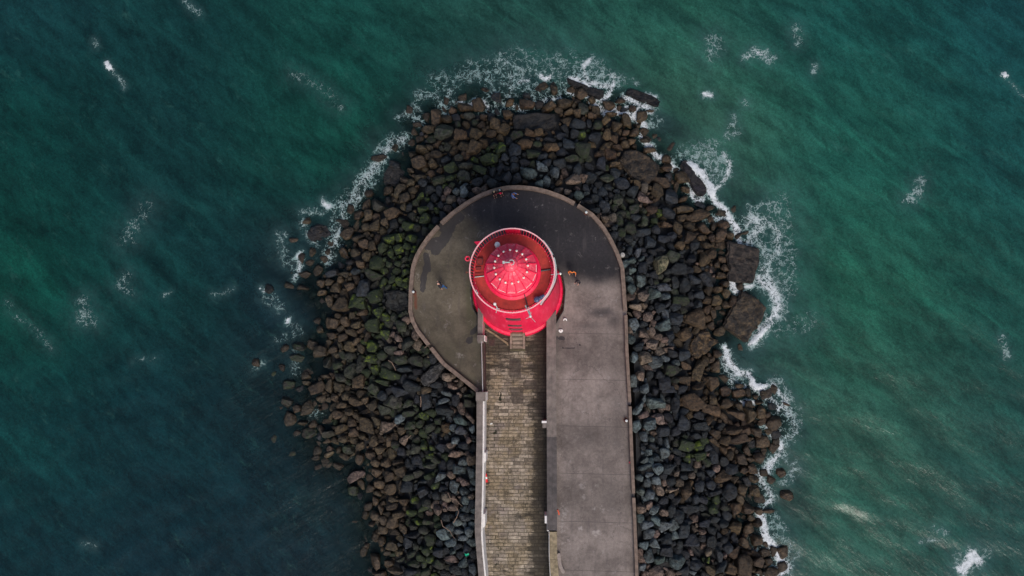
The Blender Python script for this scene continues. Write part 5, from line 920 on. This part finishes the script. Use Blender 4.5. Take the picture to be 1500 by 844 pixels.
# traffic cone
a = W(712.6, 704, ROAD); t = empty('traffic_cone', (a.x, a.y, ROAD), 'red traffic cone with a white band lying at the foot of the white wall', 'traffic cone'); m_or = plain('cone_red', (.80, .03, .03), .5, var=.05)
tl = Matrix.Rotation(.0, 3, 'X'); b_ = Vector((a.x, a.y - .1, ROAD + .02))
MB().box(b_ + Vector((0, -.02, .02)), (.44, .045, .44), bev=.01).build('base', m_or, t)
cn = [(.155, .04), (.115, .28)], [(.116, .281), (.085, .47)], [(.086, .471), (.03, .76), (.001, .765)]
tilt = Matrix.Rotation(math.radians(-82), 4, 'X'); b_ = Vector((a.x, a.y - .1, ROAD + .24))
for pr, m_, nm in ((cn[0], m_or, 'lower_cone'), (cn[1], m_wht, 'reflective_band'), (cn[2], m_or, 'cone_tip')):
    mb = MB().lathe(pr, 18, (0, 0, 0)); mb.v = [tuple(b_ + (tilt @ (Vector(v) * 1.15))) for v in mb.v]; mb.build(nm, m_, t, True)
# loose bits
a, e_ = W(816.8, 747, .05), W(819, 754.5, .05); tag(MB().tube([a, a.lerp(e_, .5) + Vector((.03, 0, .02)), e_], .07, 8, .05).build('orange_buoy', plain('orange', (.85, .12, .05), .5)), 'small orange-red strip of plastic beside the broad low wall', 'litter')
a = W(922.6, 677.5, .1); tag(MB().lathe([(.07, 0), (.09, .02), (.08, .12), (.04, .15), (.001, .155)], 12, (a.x, a.y, .004)).build('bottle_lid', plain('pink', (.8, .1, .12), .5)), 'tiny pink-red cap on the walkway beside the east parapet', 'litter')
x_, y_, z_ = fixz(np.array([684.0]), np.array([813.0]), .7); z_ = float(z_[0]); G = [W(px, py, z_ + dz) for px, py, dz in ((680.5, 810.5, .1), (683, 812, .25), (686.8, 810.4, .15), (687, 813, .1), (683.2, 816, .2), (681.2, 814, .05))]
mb = MB(); mb.add(G + [v_ - Vector((0, 0, .08)) for v_ in G], [(0, 1, 2, 3, 4, 5), (11, 10, 9, 8, 7, 6)] + [(i, (i + 1) % 6, 6 + (i + 1) % 6, 6 + i) for i in range(6)]); tag(mb.build('plastic_scrap', plain('green_plastic', (.0, .36, .20), .5)), 'crumpled bright green plastic scrap on the rocks beside the wall', 'litter')
a = W(719.7, 620.8, ROAD); tag(MB().box((a.x, a.y, ROAD + .05), (.28, .14, .08), .3, bev=.03).build('paper_scrap', m_wht), 'small white scrap lying on the mossy paving near the wall', 'litter')
def stick(pl, r, lb):
    v_ = []
    for q, (px, py) in enumerate(pl):
        x, y, z = fixz(np.array([px]), np.array([py]), .75); v_.append((float(x[0]), float(y[0]), float(z[0]) + .1 * math.sin(q * 2)))
    tag(MB().tube(v_, r, 6, r * .6).build('driftwood', plain('driftwood', (.22, .15, .11), .9)), lb, 'driftwood', 'driftwood branches caught on the rocks')
stick([(569, 528), (574, 531), (577, 537), (580, 543)], .05, 'pale forked driftwood stick on the mossy rocks south-west of the pier head')
stick([(616, 581), (617, 588), (616, 596)], .05, 'short upright driftwood stick on dark rocks south-west, beside a big dark boulder'); stick([(656, 722), (660, 730), (668, 732), (673, 738), (677, 741)], .05, 'curved pale branch on grey rocks west of the traffic cone')
stick([(646, 762), (649, 771), (659, 778), (662, 784), (666, 788)], .05, 'long crooked driftwood branch on grey rocks west of the lower pilaster'); stick([(664, 766), (669, 758), (672, 750), (667, 742)], .045, 'driftwood branch curving upward beside the long crooked one'); stick([(591, 646), (598, 642), (602, 638)], .045, 'thin branch lying on tan rocks well west of the wall')

# ------------------------------------------------------------------ people
def skinned(name, pts, edges, radii, m_, parent, root=0, sub=2):
    me = bpy.data.meshes.new(name); me.from_pydata([tuple(p_) for p_ in pts], edges, []); me.materials.append(m_)
    o = bpy.data.objects.new(name, me); C.objects.link(o); o.parent = parent
    md = o.modifiers.new('Skin', 'SKIN'); md.use_smooth_shade = True
    for i, r_ in enumerate(radii): me.skin_vertices[0].data[i].radius = (r_, r_) if not isinstance(r_, tuple) else r_
    for i in range(len(pts)): me.skin_vertices[0].data[i].use_root = (i == root)
    sb = o.modifiers.new('Sub', 'SUBSURF'); sb.levels = sub; sb.render_levels = sub; return o
def person(loc, heading, lab, J, top, leg, hair, shoe, hat=None, hatname='hair'):
    """J: joints (x forward, y left, z up) in metres; colours are base colours"""
    t = empty('person', loc, lab, 'person'); t.rotation_euler = (0, 0, heading)
    n = lambda c_: plain('cloth_%.2f_%.2f_%.2f' % c_, c_, .85, var=.15, scale=12)
    sk = plain('skin', (.52, .27, .19), .55, var=.08)
    V = lambda q: Vector(J[q])
    names = ['pelvis', 'chest', 'neck', 'head', 'crown']; pts = [V(q) for q in names]; rad = [.10, .12, .055, .082, .055]; ed = [(0, 1), (1, 2), (2, 3), (3, 4)]
    fd = V('face').normalized(); pts.append(V('head') + fd * .095 + Vector((0, 0, -.02))); rad.append(.018); ed.append((3, 5))          # nose
    for s in 'lr':
        i = len(pts); pts += [V('sh' + s), V('el' + s), V('wr' + s)]; rad += [.05, .038, .026]; ed += [(1, i), (i, i + 1), (i + 1, i + 2)]
        dh = (V('wr' + s) - V('el' + s)).normalized(); side = dh.cross(Vector((0, 0, 1))); side = side.normalized() if side.length > .1 else Vector((0, 1, 0))
        pm = len(pts); pts.append(V('wr' + s) + dh * .06); rad.append(.03); ed.append((i + 2, pm))
        for q, ln in enumerate((.075, .085, .08, .062)):
            b0_ = pts[pm] + side * (.028 - .019 * q) + dh * .02; j = len(pts); pts += [b0_ + dh * ln * .55, b0_ + dh * ln * .95 - Vector((0, 0, .02))]; rad += [.009, .008]; ed += [(pm, j), (j, j + 1)]
        j = len(pts); pts += [V('wr' + s) + dh * .035 + side * .045, V('wr' + s) + dh * .075 + side * .06]; rad += [.011, .009]; ed += [(i + 2, j), (j, j + 1)]
        i = len(pts); pts += [V('hp' + s), V('kn' + s), V('an' + s), V('to' + s)]; rad += [.075, .052, .034, .03]; ed += [(0, i), (i, i + 1), (i + 1, i + 2), (i + 2, i + 3)]
    skinned('body', pts, ed, rad, sk, t, 0, 1)
    for s_ in (-1, 1):
        sd_ = fd.cross(Vector((0, 0, 1))); sd_ = sd_.normalized() if sd_.length > .1 else Vector((0, 1, 0)); e = V('head') + fd * .082 + sd_ * .032 * s_ + Vector((0, 0, .012)); MBL(e, .012, 'eye', m_dark, t)
        MBL(V('head') + sd_ * .09 * s_, .022, 'ear', sk, t)
    # jacket
    p_ = [V('pelvis') + Vector((0, 0, .02)), V('chest'), V('neck') - Vector((0, 0, .05))]; r_ = [(.145), (.165), (.075)]; e_ = [(0, 1), (1, 2)]
    for s in 'lr':
        i = len(p_); w_ = V('wr' + s); el = V('el' + s); p_ += [V('sh' + s), el, w_ + (el - w_) * .12]; r_ += [.078, .06, .045]; e_ += [(1, i), (i, i + 1), (i + 1, i + 2)]
    skinned('jacket', p_, e_, r_, n(top), t, 0, 1)
    p_ = [V('pelvis')]; r_ = [.135]; e_ = []
    for s in 'lr':
        i = len(p_); p_ += [V('hp' + s), V('kn' + s), V('an' + s)]; r_ += [.10, .075, .055]; e_ += [(0, i), (i, i + 1), (i + 1, i + 2)]
    skinned('trousers', p_, e_, r_, n(leg), t, 0, 1)
    for s in 'lr':
        a_, b_ = V('an' + s), V('to' + s); skinned('shoe', [a_ - (b_ - a_) * .25 - Vector((0, 0, .02)), a_.lerp(b_, .5) - Vector((0, 0, .02)), b_ + (b_ - a_) * .1], [(0, 1), (1, 2)], [.045, .05, .035], n(shoe), t, 0, 1)
    mb = MB(); hc = V('head') - fd * .025 + Vector((0, 0, .035)); 
    mb.lathe([(.098, -.05), (.112, -.01), (.108, .045), (.075, .09), (.035, .108), (.001, .112)], 16, hc); o = MBraw(mb, 'hair' if hat is None else hatname, n(hair if hat is None else hat), t)
    return t
def MBraw(mb, name, m_, parent):
    me = bpy.data.meshes.new(name); me.from_pydata([tuple(v) for v in mb.v], [], mb.f); me.materials.append(m_); me.polygons.foreach_set('use_smooth', [True] * len(me.polygons))
    o = bpy.data.objects.new(name, me); C.objects.link(o); o.parent = parent; return o
def MBL(c_, r_, name, m_, parent): return MBraw(MB().ball(c_, r_, 8), name, m_, parent)
def joints(**k_):
    J = dict(pelvis=(0, 0, .93), chest=(0, 0, 1.28), neck=(0, 0, 1.46), head=(.01, 0, 1.60), crown=(0, 0, 1.69), face=(1, 0, 0), shl=(0, .17, 1.36), shr=(0, -.17, 1.36), ell=(0, .24, 1.10), elr=(0, -.24, 1.10), wrl=(.08, .26, .86), wrr=(.08, -.26, .86),
             hpl=(0, .09, .90), hpr=(0, -.09, .90), knl=(.02, .10, .49), knr=(.02, -.10, .49), anl=(0, .10, .08), anr=(0, -.10, .08), tol=(.16, .11, .04), tor=(.16, -.11, .04)); J.update(k_); return J
a = W(751, 289, 0)
person((a.x, a.y, .0), math.radians(-15), 'standing person in light blue reaching both bare hands forward near the north parapet', joints(chest=(.08, 0, 1.26), neck=(.14, 0, 1.42), head=(.20, 0, 1.54), crown=(.22, 0, 1.63), shl=(.10, .17, 1.34), shr=(.10, -.17, 1.34), ell=(.22, .22, 1.12), elr=(.22, -.22, 1.10), wrl=(.46, .20, 1.10), wrr=(.46, -.24, 1.06)), (.10, .20, .50), (.16, .22, .42), (.30, .12, .05), (.12, .12, .16))
a = W(654, 423.5, 0); st_ = W(641.5, 415.5, 1.3) - a; hd = math.atan2(st_.y, st_.x)
person((a.x + .42 * math.cos(hd), a.y + .42 * math.sin(hd), 0), hd, 'striding person in a black jacket and blue trousers on the west terrace seam', joints(pelvis=(-.02, 0, .88), chest=(.20, 0, 1.18), neck=(.30, 0, 1.34), head=(.40, 0, 1.45), crown=(.43, 0, 1.54), shl=(.22, .17, 1.26), shr=(.22, -.17, 1.26), ell=(.10, .26, 1.02), elr=(.38, -.25, 1.02), wrl=(-.08, .26, .84), wrr=(.58, -.20, .98), hpl=(-.02, .09, .86), hpr=(-.02, -.09, .86), knl=(.26, .09, .50), knr=(-.14, -.10, .46), anl=(.30, .09, .08), anr=(-.48, -.09, .14), tol=(.46, .09, .04), tor=(-.36, -.09, .04)), (.014, .013, .02), (.01, .08, .24), (.62, .36, .28), (.01, .012, .03))
a = W(837, 400.5, 0)
person((a.x, a.y, 0), math.radians(-95), 'dark-haired person in a bright orange jacket with bent arms, east of the red tower', joints(shl=(.0, .18, 1.36), shr=(0, -.18, 1.36), ell=(.05, .40, 1.14), elr=(.02, -.38, 1.16), wrl=(.30, .42, .98), wrr=(.24, -.24, 1.06)), (.62, .17, .03), (.02, .02, .025), (.012, .011, .015), (.012, .012, .015))
a = W(846, 414, 0)
person((a.x, a.y, 0), math.radians(-100), 'person all in black with a dark hood and pale hands, below the one in orange', joints(ell=(.10, .26, 1.12), elr=(.10, -.26, 1.12), wrl=(.30, .10, 1.02), wrr=(.22, -.28, .92), head=(.05, 0, 1.58), crown=(.06, 0, 1.68)), (.013, .014, .022), (.012, .013, .02), (.01, .01, .015), (.12, .12, .14), hat=(.012, .013, .018), hatname='hood')
SIT = dict(pelvis=(0, 0, .56), chest=(.08, 0, .90), neck=(.13, 0, 1.07), head=(.18, 0, 1.19), crown=(.20, 0, 1.28), shl=(.09, .17, .98), shr=(.09, -.17, .98), ell=(.24, .22, .76), elr=(.24, -.22, .76), wrl=(.42, .14, .68), wrr=(.42, -.14, .68),
           hpl=(.04, .10, .54), hpr=(.04, -.10, .54), knl=(.46, .12, .52), knr=(.46, -.12, .52), anl=(.50, .12, .10), anr=(.50, -.12, .10), tol=(.66, .13, .05), tor=(.66, -.13, .05))
a = W(723.6, 281.3, .45)
person((a.x, a.y, 0), math.radians(-75), 'seated fair-haired person in dark clothes on the north parapet', joints(**SIT), (.018, .017, .018), (.02, .018, .02), (.42, .32, .20), (.03, .02, .02))
a = W(731.5, 279.3, .45)
person((a.x, a.y, 0), math.radians(-60), 'seated person in a grey-green cap and dark coat holding a red bag on the parapet', joints(**SIT), (.02, .018, .022), (.022, .02, .024), (.3, .3, .3), (.05, .02, .02), hat=(.22, .30, .30), hatname='cap')
a = W(733, 283.2, .75); t = empty('shoulder_bag', (a.x, a.y, .5), 'bright red bag held by the seated person in the grey-green cap', 'bag'); m_rb = plain('red_bag', (.80, .01, .06), .5)
MB().box((a.x, a.y, .72), (.24, .16, .2), .3, bev=.04).build('pouch', m_rb, t); b_ = W(724, 284.6, .7); MB().tube([(a.x - .1, a.y, .8), a.lerp(b_, .5), b_], .028, 6).build('strap', plain('dull_red', (.3, .02, .04), .6), t)
print('objects', len(bpy.data.objects))
